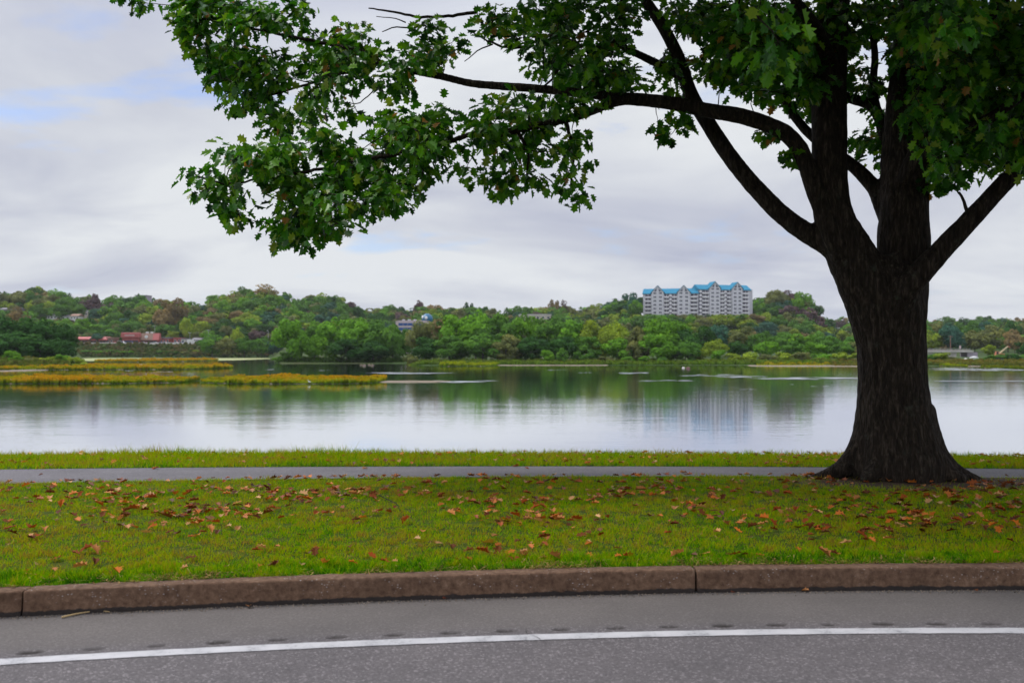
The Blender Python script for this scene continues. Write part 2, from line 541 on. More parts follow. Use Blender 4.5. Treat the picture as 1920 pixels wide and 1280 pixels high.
TREE = Vector((*at(1682, 893, 12.0)[:2], 0.0))
TREE.z = float(ground_z(TREE.x, TREE.y))


def soil_amount(X, Y):
    d = np.sqrt(((X - TREE.x - 0.2) / 1.7) ** 2 + ((Y - TREE.y + 0.40) / 0.80) ** 2)
    right = np.exp(-((X - TREE.x - 1.6) / 1.2) ** 2 - ((Y - 11.6) / 0.28) ** 2)
    edge = np.clip(1 - (Y - (Y_kerb(X) + KW)) / 0.10, 0, 1) * 0.75
    return np.clip(1.55 - d, 0, 1) * 0.9 + right * 0.7 + edge


def xs_near(fine0, fine1, step, far=45.0):
    a = np.arange(fine0, fine1 + 1e-6, step)
    l = fine0 - np.geomspace(0.4, far, 16)[::-1]
    r = fine1 + np.geomspace(0.4, far, 16)
    return np.concatenate([l, a, r])


# road
RUM_P, RUM_X0 = 0.3085, float((297 - CX) / FPX * 5.3)
Xr = xs_near(-7.5, 7.5, 0.0129)
rows = []
for t in (9.0, 4.0, 2.0, 1.0, 0.5, 0.25, 0.1): rows.append(('l', -t))
for t in np.arange(0.0, 0.26, 0.0105): rows.append(('l', t))
for f in (0.35, 0.5, 0.65, 0.8, 0.92, 1.0): rows.append(('k', f))
RX, RY, RZ, RD, RS = [], [], [], [], []
yl, yk = Y_line(Xr), Y_kerb(Xr) + 0.05
for kind, t in rows:
    Yv = yl + t if kind == 'l' else (yl + 0.255) * (1 - t) + yk * t
    toff = Yv - yl
    ph = (Xr - RUM_X0) / RUM_P
    i = np.round(ph)
    wob = np.sin(i * 12.9898) * 43758.5453; wob -= np.floor(wob)
    du = (ph - i) * RUM_P / (0.050 + 0.016 * wob)
    dv = (toff - 0.152 - 0.008 * (wob - .5)) / (0.024 + 0.008 * wob)
    g = np.clip(1.25 - (np.abs(du) ** 2.6 + np.abs(dv) ** 2.6), 0, 1) * (np.abs(Xr) < 7.4)
    RX.append(Xr); RY.append(Yv)
    RZ.append(-0.013 * g + 0.0 * Xr)
    RD.append(np.clip(g * 1.3, 0, 1) * (0.7 + 0.3 * wob) + np.clip(1 - (yk - 0.05 - Yv) / 0.07, 0, 1) * 0.5)
    RS.append(np.clip((toff - 0.10) / 0.2, 0, 1))
road = link('road', grid_mesh('road', *map(np.array, (RX, RY, RZ)), M['asphalt'], {'dirt': np.array(RD), 'shoulder': np.array(RS)}))
tag(road, kind='structure')
# painted edge line
Xl = xs_near(-8, 8, 0.1)
lt = np.array([-0.053, 0.0, 0.053])[:, None]
jit = np.array([1, 0, 1])[:, None] * 0.003 * np.sin(Xl * 37.0 + lt * 90)
line = link('edge_line', grid_mesh('edge_line', np.repeat(Xl[None], 3, 0), Y_line(Xl)[None] + lt + jit, np.full((3, len(Xl)), 0.004), M['line']))
tag(line, kind='structure')

M['crack'] = plain('crack_filler', (0.022, 0.020, 0.020), 0.9)
def crack(pix, wdt):
    P = []
    for px, py in pix:
        Y = CH * FPX / (py - HY)
        P.append(((px - CX) / FPX * Y, Y, 0.0))
    S = spline(np.array(P), .012)
    tn = np.gradient(S, axis=0); tn /= np.linalg.norm(tn, axis=1)[:, None] + 1e-9
    nrm = np.c_[-tn[:, 1], tn[:, 0]]
    k = np.array([noise.noise(Vector((p[0] * 9, p[1] * 9, 1.5))) for p in S])
    k2 = np.array([noise.noise(Vector((p[0] * 30, p[1] * 30, 8.5))) for p in S])
    C = S[:, :2] + nrm * (k * .035 + k2 * .008)[:, None]
    w = wdt * np.clip(.55 + 1.1 * k2, .12, 1.4)[:, None] * np.sin(np.linspace(.08, 3.06, len(S)))[:, None]
    V = np.c_[np.concatenate([C - nrm * w, C + nrm * w]), np.full(2 * len(S), .0065)]
    i = np.arange(len(S) - 1)
    tag(link('road_crack', np_mesh('road_crack', V, np.stack([i, i + 1, len(S) + i + 1, len(S) + i], -1), M['crack'])), kind='structure')
crack([(980, 1176), (992, 1186), (1004, 1195), (1022, 1210)], .0030)

# kerb stones
kerb = link('kerb', None)
tag(kerb, kind='structure')
prof = []
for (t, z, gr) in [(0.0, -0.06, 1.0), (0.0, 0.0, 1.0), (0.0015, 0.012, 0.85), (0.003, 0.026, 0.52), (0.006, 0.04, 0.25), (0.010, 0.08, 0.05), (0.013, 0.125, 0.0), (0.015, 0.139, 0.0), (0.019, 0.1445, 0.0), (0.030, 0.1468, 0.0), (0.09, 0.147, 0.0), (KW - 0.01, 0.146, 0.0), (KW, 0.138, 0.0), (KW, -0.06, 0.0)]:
    prof.append((t, z, gr))
PERIOD, J0 = 4.08, -2.89
for k in range(-3, 5):
    xa, xb = J0 + k * PERIOD + 0.006, J0 + (k + 1) * PERIOD - 0.006
    xs = np.concatenate([[xa, xa + 0.004], np.linspace(xa + 0.012, xb - 0.012, 160), [xb - 0.004, xb]])
    ins = np.zeros(len(xs)); ins[[0, -1]] = 0.006; ins[[1, -2]] = 0.002
    yk_ = Y_kerb(xs) + random.uniform(-.004, .004)
    V, G = [], []
    for (t, z, gr) in prof:
        w = np.array([noise.noise(Vector((x * 2.2, t * 20, z * 14))) * 0.004 + noise.noise(Vector((x * 16, t * 30, z * 40))) * 0.0034 + min(0, noise.noise(Vector((x * 9, t * 12, z * 25 + 5))) + .38) * -0.014 for x in xs])
        sgn = 1 if t < KW * 0.6 else -1
        V.append(np.stack([xs, yk_ + t + sgn * ins + w, np.full(len(xs), z) - (ins if z > 0.1 else 0) + w * 0.6], -1))
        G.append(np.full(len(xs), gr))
    r, c = len(prof), len(xs)
    ii = np.arange(r * c).reshape(r, c)
    Fq = np.stack([ii[:-1, :-1], ii[:-1, 1:], ii[1:, 1:], ii[1:, :-1]], -1).reshape(-1, 4)
    me = np_mesh('kerb_stone', np.concatenate(V), Fq, M['kerb'], {'foot_dark': np.concatenate(G)}, True)
    me2 = me
    # end caps
    import bmesh
    bm = bmesh.new(); bm.from_mesh(me)
    bm.verts.ensure_lookup_table()
    for cc in (0, c - 1):
        bm.faces.new([bm.verts[rr * c + cc] for rr in range(r)])
    bm.normal_update(); bm.to_mesh(me); bm.free()
    link('kerb_stone', me, kerb)

# lawn, path, bank
Xg = xs_near(-9.5, 9.5, 0.07)
def strip(name, y0, y1, n, mat, lift=0.0, amp=0.012, bank=False):
    t = np.linspace(0, 1, n)[:, None]
    X = np.repeat(Xg[None], n, 0)
    Y = y0(Xg)[None] * (1 - t) + y1(Xg)[None] * t
    Z = ground_z(X, Y) + lift
    if amp:
        P = np.stack([X, Y], -1).reshape(-1, 2)
        nz = vnoise(P, 1.7, 3.0).reshape(X.shape) * amp + vnoise(P, 6.0, 9.0).reshape(X.shape) * amp * 0.4
        Z = Z + nz * np.clip(np.minimum(t, 1 - t) * 8, 0, 1) if not bank else Z + nz * np.clip(t * 8, 0, 1)
    return grid_mesh(name, X, Y, Z, mat, {'soil': soil_amount(X, Y)} if mat is M['lawn'] else None)
lawn = tag(link('lawn', strip('lawn', lambda X: Y_kerb(X) + KW - 0.02, lambda X: Y_p0(X) + 0.02, 60, M['lawn'])), kind='structure')
path = tag(link('footpath', strip('footpath', lambda X: Y_p0(X) + 0.02, lambda X: Y_p1(X) - 0.02, 10, M['path'], 0.0, 0.0)), kind='structure')
def bank_bump(X):
    return 0.055 * np.exp(-((X + 5.7) / 0.9) ** 2) + 0.05 * np.exp(-((X + 3.0) / 1.0) ** 2)
bank = tag(link('river_bank', strip('river_bank', lambda X: Y_p1(X) - 0.02, lambda X: Y_b(X) + 8.0, 60, M['lawn'], 0.0, 0.03, True)), kind='structure')
# ground behind the camera, beyond the far side of the road
Xe = np.linspace(-60, 60, 25)
ye = np.linspace(-60, 0, 9)[:, None]
verge = tag(link('verge_ground', grid_mesh('verge_ground', np.repeat(Xe[None], 9, 0), np.repeat(Y_line(Xe)[None] - 8.95, 9, 0) + ye, np.full((9, 25), -0.005), M['lawn'])), kind='structure')

# ------------------------------------------------------------------ river
wx = np.array([-2600, -700, -200, 0, 200, 700, 2600.0]); wy = np.array([12.0, 60, 200, 600, 1400])
river = tag(link('river_water', grid_mesh('river_water', np.repeat(wx[None], 5, 0), np.repeat(wy[:, None], 7, 1), np.full((5, 7), WATER_Z), M['water'])), kind='structure')


def blob_outline(px0, px1, py0, py1, n=40, taper=2.2, wob=0.18, seed=0, h=0.0):
    """shore outline of a flat bar seen between those pixels on the water plane"""
    y0 = (CH - WATER_Z - h) * FPX / (py1 - HY); y1 = (CH - WATER_Z - h) * FPX / (py0 - HY)
    ym = (y0 + y1) / 2
    xa, xb = (px0 - CX) / FPX * ym, (px1 - CX) / FPX * ym
    out = []
    for i in range(n):
        a = 2 * math.pi * i / n
        c, s = math.cos(a), math.sin(a)
        c = math.copysign(abs(c) ** (2 / taper), c); s = math.copysign(abs(s) ** (2 / taper), s)
        k = 1 + wob * noise.noise(Vector((math.cos(a) * 2.5 + seed, math.sin(a) * 2.5, seed * 1.7)))
        out.append(((xa + xb) / 2 + (xb - xa) / 2 * c * (1 + (k - 1) * .3), ym + (y1 - y0) / 2 * s * k))
    return np.array(out)


def flat_blob(name, outline, z, mat, edge_z=None, rim=0.82):
    n = len(outline); c = outline.mean(0)
    inner = c + (outline - c) * rim
    ez = z if edge_z is None else edge_z
    V = np.vstack([np.c_[outline, np.full(n, ez)], np.c_[inner, np.full(n, z)], [[c[0], c[1], z]]])
    i = np.arange(n); j = (i + 1) % n
    Q = np.stack([i, j, n + j, n + i], -1); T = np.stack([n + i, n + j, np.full(n, 2 * n)], -1)
    return tag(link(name, np_mesh(name, V, [T, Q], mat, smooth=True)), kind='structure')


STREAKS = [(660, 872, 699.5, 2.2), (790, 945, 715.0, 3.6), (590, 630, 694.5, 1.0), (480, 520, 692.3, 1.8), 
           (1083, 1112, 698.3, 1.8), (1140, 1228, 699.5, 2.4), (1188, 1308, 713.8, 2.2), (1270, 1400, 703.8, 2.8), (1340, 1450, 706.5, 2.6),
           (1400, 1640, 709.5, 3.4), (1474, 1492, 720.7, 1.4), (1730, 1960, 692.5, 4.5), (1730, 1960, 714.5, 1.8), 
           (248, 346, 683.2, 1.6), (222, 262, 695.3, 1.4), (290, 338, 697.2, 1.3), (1400, 1420, 730.5, 1.2),
           (690, 712, 684.5, 1.0), (1010, 1075, 693.5, 1.0), (1380, 1440, 729.8, 1.0), (1500, 1560, 724.0, 0.9)]
rs = np.random.default_rng(77)
for i, (a, b_, y, th) in enumerate(STREAKS):
    VV, TT_, QQ, nn_ = [], [], [], 0
    for k in range(max(3, int((b_ - a) / 11))):
        ln = (b_ - a) * rs.uniform(.10, .36)
        x0 = rs.uniform(a, b_ - ln)
        env = 1 - abs((x0 + ln / 2 - (a + b_) / 2) / ((b_ - a) / 2)) ** 2
        t2 = th * rs.uniform(.12, .34) * (0.35 + .65 * env)
        yc = y + th * .55 * env * rs.uniform(-1, 1)
        o = blob_outline(x0, x0 + ln, yc - t2 / 2, yc + t2 / 2, 20, 1.3, 1.0, i * 3.1 + k)
        n = len(o); c = o.mean(0)
        VV.append(np.c_[np.vstack([o, c[None]]), np.full(n + 1, WATER_Z + .015 + .002 * k)])
        ii = np.arange(n)
        TT_.append(np.stack([ii, (ii + 1) % n, np.full(n, n)], -1) + nn_); nn_ += n + 1
    tag(link('river_riffle', np_mesh('river_riffle', np.vstack(VV), np.vstack(TT_), M['riffle'], smooth=True)), kind='structure')

# ------------------------------------------------------------------ far terrain
YS = [100, 200, 252, 264, 285, 300, 316, 330, 345, 358, 372, 400, 450, 540, 580, 592, 606, 645, 662, 700, 757, 800, 850, 950, 1100, 1300, 2000, 4500]
SKYLINE = [(-1500, 545), (-300, 543), (0, 541), (40, 536), (100, 543), (150, 546), (190, 559), (205, 550), (250, 549), (300, 553), (345, 556), (375, 560), (405, 550), (440, 540), (500, 535), (530, 543),
           (570, 549), (605, 545), (640, 549), (668, 563), (690, 573), (720, 565), (760, 570), (800, 569), (850, 572), (900, 570), (950, 577), (1000, 575), (1050, 572), (1085, 574), (1130, 565), (1180, 556),
           (1215, 575), (1410, 570), (1450, 546), (1505, 552), (1545, 586), (1565, 593), (1600, 598), (1740, 600), (1780, 599), (1850, 597), (1920, 598), (2300, 592), (3600, 590)]
SKX, SKY_ = zip(*SKYLINE)
LOW = {'left': [-2, -2, -1, 0.4, 0.7, 0.9, 1.0, 1.1, 1.2, 1.3, 1.5, 2, 3, 5, 7, 7.6, 8.2, 8.2],
       'chan': [-2] * 13 + [-0.3, 0.3, 3.5, 8.2, 8.2],
       'midl': [-2] * 8 + [-1, 0.15, 0.5, 1.0, 1.5, 3, 5, 5.5, 6, 8.2],
       'mid': [-2] * 5 + [-1.0, 0.1, 0.5, 0.8, 1, 1.1, 1.3, 2, 3, 4.5, 5, 5.6, 8.2],
       'right': [-2] * 4 + [-0.6, 0.15, 0.4, 0.6, 0.7, 0.8, 0.9, 1, 1.2, 1.6, 2, 2, 2.2, 3]}


def terr_profile(px):
    sk = np.interp(px, SKX, SKY_)
    keys = [(-1500, 'left'), (128, 'left'), (148, 'chan'), (508, 'chan'), (526, 'midl'), (755, 'midl'), (785, 'mid'), (1560, 'mid'), (1680, 'right'), (3600, 'right')]
    for (a, ka), (b_, kb) in zip(keys, keys[1:]):
        if a <= px <= b_:
            t = (px - a) / (b_ - a)
            low = (1 - t) * np.array(LOW[ka], float) + t * np.array(LOW[kb], float)
            break
    H = 5 + (HY - sk) / FPX * 850 - 13.6 - 2.5 * np.clip((sk - 548) / 15, -0.5, 1) - 3.6 * np.clip((1000 - px) / 450, 0, 1)
    hill = np.array([0.30, 0.46, 0.68, 0.86, 1.0, 1.0, 0.9, 0.8, 0.7, 0.4]) * H
    w = np.clip((px - 1170) / 20, 0, 1) * np.clip((1435 - px) / 20, 0, 1)
    hill = hill * (1 - w) + w * np.array([14, 24, 30.6, 31, 31, 29, 26, 24, 20, 10])
    H2 = 5 + (HY - sk) / FPX * 1100 - 12.0
    w2 = np.clip((px - 1535) / 25, 0, 1)
    hill = hill * (1 - w2) + w2 * np.array([0.12, 0.16, 0.24, 0.3, 0.4, 0.62, 1.0, 1.0, 0.8, 0.4]) * H2
    return np.concatenate([low, hill]) + WATER_Z


def terr(px, Y):
    return float(np.interp(Y, YS, terr_profile(px)))


tpx = np.concatenate([np.linspace(-1500, -150, 14), np.linspace(-100, 2020, 160), np.linspace(2150, 3600, 14)])
Yg = np.unique(np.concatenate([np.array(YS, float), np.linspace(255, 900, 45)]))
TX = (tpx[None] - CX) / FPX * Yg[:, None]
TZ = np.stack([np.interp(Yg, YS, terr_profile(p)) for p in tpx], 1)
TY = np.repeat(Yg[:, None], len(tpx), 1)
wob = vnoise(np.stack([TX, TY], -1).reshape(-1, 2), 0.03, 5.0).reshape(TX.shape)
TZ = TZ + wob * np.clip((TZ - WATER_Z) * 0.15, 0, 1.0) + wob * 0.12
tag(link('far_hills', grid_mesh('far_hills', TX, TY, TZ, M['hill'])), kind='structure')
tag(link('river_bed', grid_mesh('river_bed', np.repeat(wx[None], 2, 0), np.array([[14.0] * 7, [1500.0] * 7]), np.full((2, 7), -6.2), M['bed'])), kind='structure')

# bars and low islands
BARS = [('marsh_island', -260, 366, 711.5, 719.5, 0.10, 'mud'), ('marsh_island', 388, 722, 711.5, 719.5, 0.10, 'mud'), ('marsh_island', -260, 430, 688.0, 693.5, 0.10, 'mud'),
        ('marsh_island', 215, 385, 675.0, 678.8, 0.15, 'mud'), ('sand_bar', 700, 850, 714.0, 716.6, 0.03, 'sand'), ('algae_flat', 130, 530, 669.5, 677.0, 0.05, 'algae'),
        ('sand_bar', 20, 75, 692.8, 696.0, 0.05, 'sand'), ('sand_bar', 1395, 1640, 684.6, 686.9, 0.05, 'sand'), ('sand_bar', 1700, 1960, 683.0, 686.8, 0.05, 'sand'),
        ('marsh_island', 1869, 1893, 689.2, 692.5, 0.05, 'mud'), ('marsh_island', 1781, 1791, 686.2, 688.2, 0.05, 'mud'), ('sand_bar', 905, 1150, 683.4, 685.0, 0.05, 'sand'),
        ('marsh_island', 832, 876, 681.3, 687.0, 0.06, 'mud'), ('marsh_island', 877, 936, 680.3, 686.6, 0.06, 'mud'), ('sand_bar', 556, 640, 677.2, 679.6, 0.1, 'sand')]
outl = []
for i, (nm, a, b_, y0, y1, h, mk) in enumerate(BARS):
    o = blob_outline(a, b_, y0, y1, 56, 3.2, 0.22, i * 2.3)
    flat_blob(nm, o, WATER_Z + h + 0.03 + i * 0.004, M[mk], WATER_Z - 0.3, 0.9)
    outl.append(o)


def in_poly(P, poly):
    x, y = P[:, 0], P[:, 1]
    ins = np.zeros(len(P), bool)
    n = len(poly)
    for i in range(n):
        x0, y0 = poly[i]; x1, y1 = poly[(i + 1) % n]
        c = ((y0 > y) != (y1 > y))
        with np.errstate(divide='ignore', invalid='ignore'):
            xi = (x1 - x0) * (y - y0) / (y1 - y0 + 1e-12) + x0
        ins ^= c & (x < xi)
    return ins


def marsh(name, outline, dens, hmin, hmax, low_c, tip_c, seed, blade_w=0.22, shrink=0.97, zfun=None, tip2=None):
    """tuft of three crossed upright blades at each random point; tips carry the seed-head colour"""
    r = np.random.default_rng(seed)
    c = outline.mean(0); ol = c + (outline - c) * shrink
    lo, hi = ol.min(0), ol.max(0)
    n = int((hi - lo).prod() * dens)
    P = r.uniform(lo, hi, (n, 2)); P = P[in_poly(P, ol)]
    n = len(P)
    big = vnoise(P, 0.16, seed * 1.3)
    hgt = r.uniform(hmin, hmax, n) * np.clip(1 + 0.5 * big + 0.6 * vnoise(P, 0.6, seed + 4.4), .35, 1.6)
    Z = np.full(n, WATER_Z + 0.05) if zfun is None else zfun(P)
    V, C = [], []
    mixv = np.clip(0.5 + 0.9 * big + r.normal(0, 0.18, n), 0, 1)[:, None]
    tipc = np.array(tip_c)[None] * (1 - mixv) + np.array(tip2 or tip_c)[None] * mixv
    lowc = np.array(low_c)[None] * r.uniform(0.6, 1.3, (n, 1))
    tipc = tipc * r.uniform(0.75, 1.25, (n, 1))
    for k in range(3):
        a = r.uniform(0, 2 * math.pi, n)
        d = np.stack([np.cos(a), np.sin(a), np.zeros(n)], -1) * blade_w * r.uniform(0.6, 1.3, (n, 1))
        b0 = np.c_[P + r.normal(0, 0.1, (n, 2)), Z]
        ln = np.c_[r.normal(0, 0.15, (n, 2)), np.ones(n)] * hgt[:, None]
        quad = np.stack([b0 - d * .6, b0 + d * .6, b0 + ln * .6 + d, b0 + ln * .6 - d, b0 + ln + d * .5, b0 + ln - d * .5], 1)
        V.append(quad)
        C.append(np.stack([lowc, lowc, lowc * .65 + tipc * .35, lowc * .65 + tipc * .35, tipc, tipc], 1))
    V = np.concatenate(V).reshape(-1, 3); C = np.concatenate(C).reshape(-1, 3)
    i = np.arange(len(V) // 6)[:, None] * 6
    F = np.concatenate([i + np.array([[0, 1, 2, 3]]), i + np.array([[3, 2, 4, 5]])])
    return tag(link(name, np_mesh(name, V, F, M['veg'], {'rgb': C})), kind='stuff')


GREEN, OCHRE, ORANGE, YEL = (0.075, 0.155, 0.010), (0.44, 0.31, 0.010), (0.50, 0.26, 0.010), (0.28, 0.32, 0.010)
marsh('marsh_plants', outl[0], 9, 0.4, 0.68, GREEN, YEL, 1, tip2=ORANGE)
marsh('marsh_plants', outl[1], 9, 0.4, 0.70, GREEN, YEL, 2, tip2=ORANGE)
marsh('marsh_plants', outl[2], 3.5, 0.45, 0.85, GREEN, YEL, 3, 0.35, tip2=ORANGE)
marsh('marsh_plants', outl[3], 1.6, 0.5, 0.9, GREEN, OCHRE, 4, 0.5, tip2=ORANGE)
marsh('marsh_plants', outl[9], 6, 0.4, 0.8, GREEN, (0.16, 0.17, 0.01), 5, 0.35)
marsh('marsh_plants', outl[10], 6, 0.3, 0.7, GREEN, YEL, 6, 0.35)
marsh('marsh_plants', outl[12], 4, 0.5, 1.1, GREEN, YEL, 7, 0.35)
marsh('marsh_plants', outl[13], 4, 0.4, 0.8, GREEN, YEL, 8, 0.35)


def tz(P):
    return np.array([terr(CX + x / y * FPX, y) for x, y in P]) - 0.05
def quad_px(px0, px1, Y0, Y1, n=14):
    t = np.linspace(px0, px1, n)
    return np.array([((p - CX) / FPX * Y0, Y0) for p in t] + [((p - CX) / FPX * Y1, Y1) for p in t[::-1]])
marsh('meadow_plants', quad_px(-100, 132, 256, 292), 2.2, 0.8, 1.9, (0.05, 0.10, 0.015), (0.10, 0.16, 0.02), 9, 0.45, 1.0, tz, (0.13, 0.13, 0.03))
marsh('shore_plants', quad_px(760, 1570, 317, 336), 1.3, 0.5, 1.3, (0.07, 0.15, 0.015), (0.15, 0.25, 0.02), 10, 0.5, 1.0, tz, (0.13, 0.16, 0.03))
marsh('shore_plants', quad_px(1420, 1560, 305, 320), 1.2, 0.4, 0.9, (0.07, 0.11, 0.012), YEL, 11, 0.4, 1.0, tz, OCHRE)
marsh('shore_plants', quad_px(1560, 1990, 298, 340), 1.1, 0.4, 1.2, (0.05, 0.10, 0.02), (0.13, 0.16, 0.025), 12, 0.5, 1.0, tz, (0.20, 0.15, 0.03))
marsh('shore_plants', quad_px(525, 765, 362, 384), 0.9, 0.5, 1.4, (0.035, 0.07, 0.012), (0.06, 0.12, 0.02), 13, 0.5, 1.0, tz)
marsh('bank_plants', quad_px(145, 512, 581, 605), 0.5, 0.8, 2.2, (0.045, 0.085, 0.02), (0.08, 0.13, 0.03), 14, 0.9, 1.0, tz, (0.17, 0.11, 0.07))

# ------------------------------------------------------------------ far trees
def crown_mesh(name, seed, kind='round', nleaf=2600, lobes=20, leaf=0.042):
    """unit crown: height 1, width 1; leaf-clump quads set on the shells of many lobes"""
    r = np.random.default_rng(seed)
    C, R = [], []
    while len(C) < lobes:
        d = r.normal(0, 1, 3); d /= np.linalg.norm(d)
        rr = r.uniform(0.35, 1.0) ** 0.6
        if kind == 'round': c = np.array([d[0] * .36, d[1] * .36, .56 + d[2] * .30]); c[:2] *= 1.0
        elif kind == 'billow': c = np.array([d[0] * .40, d[1] * .40, .48 + d[2] * .38]); c[:2] *= (1.05 - 0.35 * max(0, c[2] - .5))
        elif kind == 'tall': c = np.array([d[0] * .30, d[1] * .30, .55 + d[2] * .36])
        elif kind == 'cone': z = r.uniform(.1, .92); w = 0.40 * (1 - z) ** 0.6 + .06; a = r.uniform(0, 6.28); c = np.array([math.cos(a) * w, math.sin(a) * w, z])
        elif kind == 'shrub': c = np.array([d[0] * .38, d[1] * .38, .42 + d[2] * .36])
        elif kind == 'sparse': c = np.array([d[0] * .42, d[1] * .42, .60 + d[2] * .36])
        mid = np.array([0, 0, c[2] if kind == 'cone' else .52])
        C.append(mid + (c - mid) * rr)
        R.append(r.uniform(.10, .19) if kind not in ('cone', 'sparse') else r.uniform(.09, .14))
    C, R = np.array(C), np.array(R)
    k = r.choice(lobes, nleaf, p=R ** 2 / (R ** 2).sum())
    d = r.normal(0, 1, (nleaf, 3)); d[:, 2] += 0.25; d /= np.linalg.norm(d, axis=1)[:, None]
    P = C[k] + d * R[k][:, None] * r.uniform(.72, 1.05, (nleaf, 1)) * np.array([1, 1, .85])
    P[:, 2] = np.clip(P[:, 2], 0.015, 1.0)
    P[:, 2] /= np.percentile(P[:, 2], 99.3)
    P[:, :2] /= np.percentile(np.abs(P[:, :2]), 98.5) * 2.0
    nrm = d * 1.0 + (P - np.array([0, 0, .45])) * 0.8 + r.normal(0, .45, (nleaf, 3)); nrm /= np.linalg.norm(nrm, axis=1)[:, None]
    u = np.cross(nrm, r.normal(0, 1, (nleaf, 3))); u /= np.linalg.norm(u, axis=1)[:, None]
    v = np.cross(nrm, u)
    s = leaf * r.uniform(.55, 1.25, (nleaf, 1))
    V = np.stack([P - u * s, P - v * s * .7, P + u * s, P + v * s * .7], 1).reshape(-1, 3)
    lt = np.clip(0.5 + r.normal(0, .17, lobes)[k] + r.normal(0, .16, nleaf), 0, 1)
    F = np.arange(nleaf * 4).reshape(-1, 4)
    return V, F, np.repeat(lt, 4)


KINDS = {'round': 5, 'billow': 4, 'tall': 3, 'cone': 1, 'shrub': 4, 'sparse': 2}
CROWN, LOWCROWN = {}, {}
sd_ = 100
for k, n in KINDS.items():
    CROWN[k], LOWCROWN[k] = [], []
    for i in range(n):
        sd_ += 1
        nl = {'shrub': 1300, 'sparse': 750, 'billow': 4200}.get(k, 2800)
        lb = {'billow': 30, 'sparse': 16}.get(k, 22)
        V, F, t = crown_mesh(k, sd_, k, nl, lb, {'shrub': .06, 'sparse': .035, 'billow': .040}.get(k, .044))
        CROWN[k].append(np_mesh('crown_' + k, V, F, M['far_leaf'], {'tint': t}))
        LOWCROWN[k].append(crown_mesh(k, sd_ + 50, k, 340, 14, 0.085))


def trunk_mesh(seed, kind):
    r = random.Random(seed)
    V, T, Q = [], [], []
    mb = MB()
    top = .55 if kind != 'shrub' else .4
    mb.cyl((0, 0, -.06), (0.01, 0, top), .028, .014, 6)
    nb = 4 if kind != 'sparse' else 16
    for i in range(nb):
        a = r.uniform(0, 6.28); z0 = r.uniform(.2, .55)
        e = (math.cos(a) * r.uniform(.15, .38), math.sin(a) * r.uniform(.15, .38), z0 + r.uniform(.15, .42))
        mb.cyl((0, 0, z0), e, .011, .003, 4)
    return mb.mesh('trunk', M['far_bark'])
TRUNK = {k: [trunk_mesh(i * 7 + len(k), k) for i in range(2)] for k in KINDS}

PAL = {'dark green': (0.030, 0.088, 0.018), 'mid green': (0.072, 0.172, 0.024), 'bright green': (0.100, 0.235, 0.018), 'yellow green': (0.185, 0.260, 0.024),
       'olive': (0.130, 0.150, 0.050), 'rust tinged': (0.200, 0.150, 0.070), 'purple brown': (0.105, 0.070, 0.080), 'blue green': (0.036, 0.100, 0.068)}
FT = []   # px, base py or None, Y, height m, width m, colour, kind, zone, label override


def hero(px, by, ty, w, colr, kind='billow', zone='shore', Y=None, label=None):
    """tree given by the pixels of its foot, top and width, at distance Y"""
    z0 = terr(px, Y)
    ztop = CH - (ty - HY) / FPX * Y
    FT.append(dict(px=px, Y=Y, z=z0, h=max(1.0, ztop - z0), w=w / FPX * Y, c=colr, k=kind, zone=zone, label=label, hero=True))


LB = 'in the dark clump on the left bank'
for a in [(-45, 600, 95), (8, 596, 84), (48, 598, 78), (84, 601, 72), (116, 609, 52), (30, 622, 80), (75, 628, 76), (110, 636, 56)]:
    hero(a[0], 0, a[1], a[2], 'dark green', 'billow', LB, 300 if a[1] < 615 else 292)
LS = 'in the meadow before the dark left clump'
for px, ty, w, c in [(24, 657, 34, 'bright green'), (58, 671, 52, 'olive'), (92, 668, 36, 'yellow green'), (117, 664, 32, 'bright green'), (140, 669, 40, 'yellow green')]:
    hero(px, 0, ty, w, c, 'shrub', LS, 268)
PK = 'right of the parked cars across the river'
for px, ty, w, c in [(398, 627, 46, 'mid green'), (428, 634, 46, 'olive'), (458, 630, 50, 'mid green'), (490, 632, 46, 'mid green'), (447, 616, 26, 'yellow green'), (512, 640, 34, 'blue green')]:
    hero(px, 0, ty, w, c, 'round', PK, 570)
WB = 'below the white barrier of the car park'
for px, ty, w, c in [(160, 656, 26, 'mid green'), (185, 657, 26, 'bright green'), (212, 655, 26, 'mid green'), (240, 657, 30, 'bright green'), (300, 656, 20, 'mid green'), (325, 658, 30, 'mid green'), (350, 658, 22, 'olive'), (368, 655, 14, 'yellow green'), (270, 660, 24, 'olive')]:
    hero(px, 0, ty, w, c, 'shrub', WB, 588)
ML = 'in the clump left of the office building'
for px, ty, w, c, k, Y in [(546, 601, 62, 'bright green', 'billow', 366), (590, 634, 42, 'bright green', 'round', 366), (592, 604, 52, 'mid green', 'billow', 384), (628, 600, 74, 'bright green', 'billow', 374), (672, 598, 74, 'bright green', 'billow', 376),
                           (708, 601, 66, 'mid green', 'billow', 372), (736, 610, 54, 'mid green', 'billow', 370), (756, 618, 44, 'mid green', 'round', 376), (650, 636, 60, 'dark green', 'billow', 364), (700, 640, 64, 'dark green', 'billow', 364)]:
    hero(px, 0, ty, w, c, k, ML, Y)
for px, ty, w, c in [(523, 668, 26, 'bright green'), (538, 660, 32, 'mid green')]:
    hero(px, 0, ty, w, c, 'shrub', 'at the left foot of the shore clump', 368)
MM = 'in the wood on the far shore'
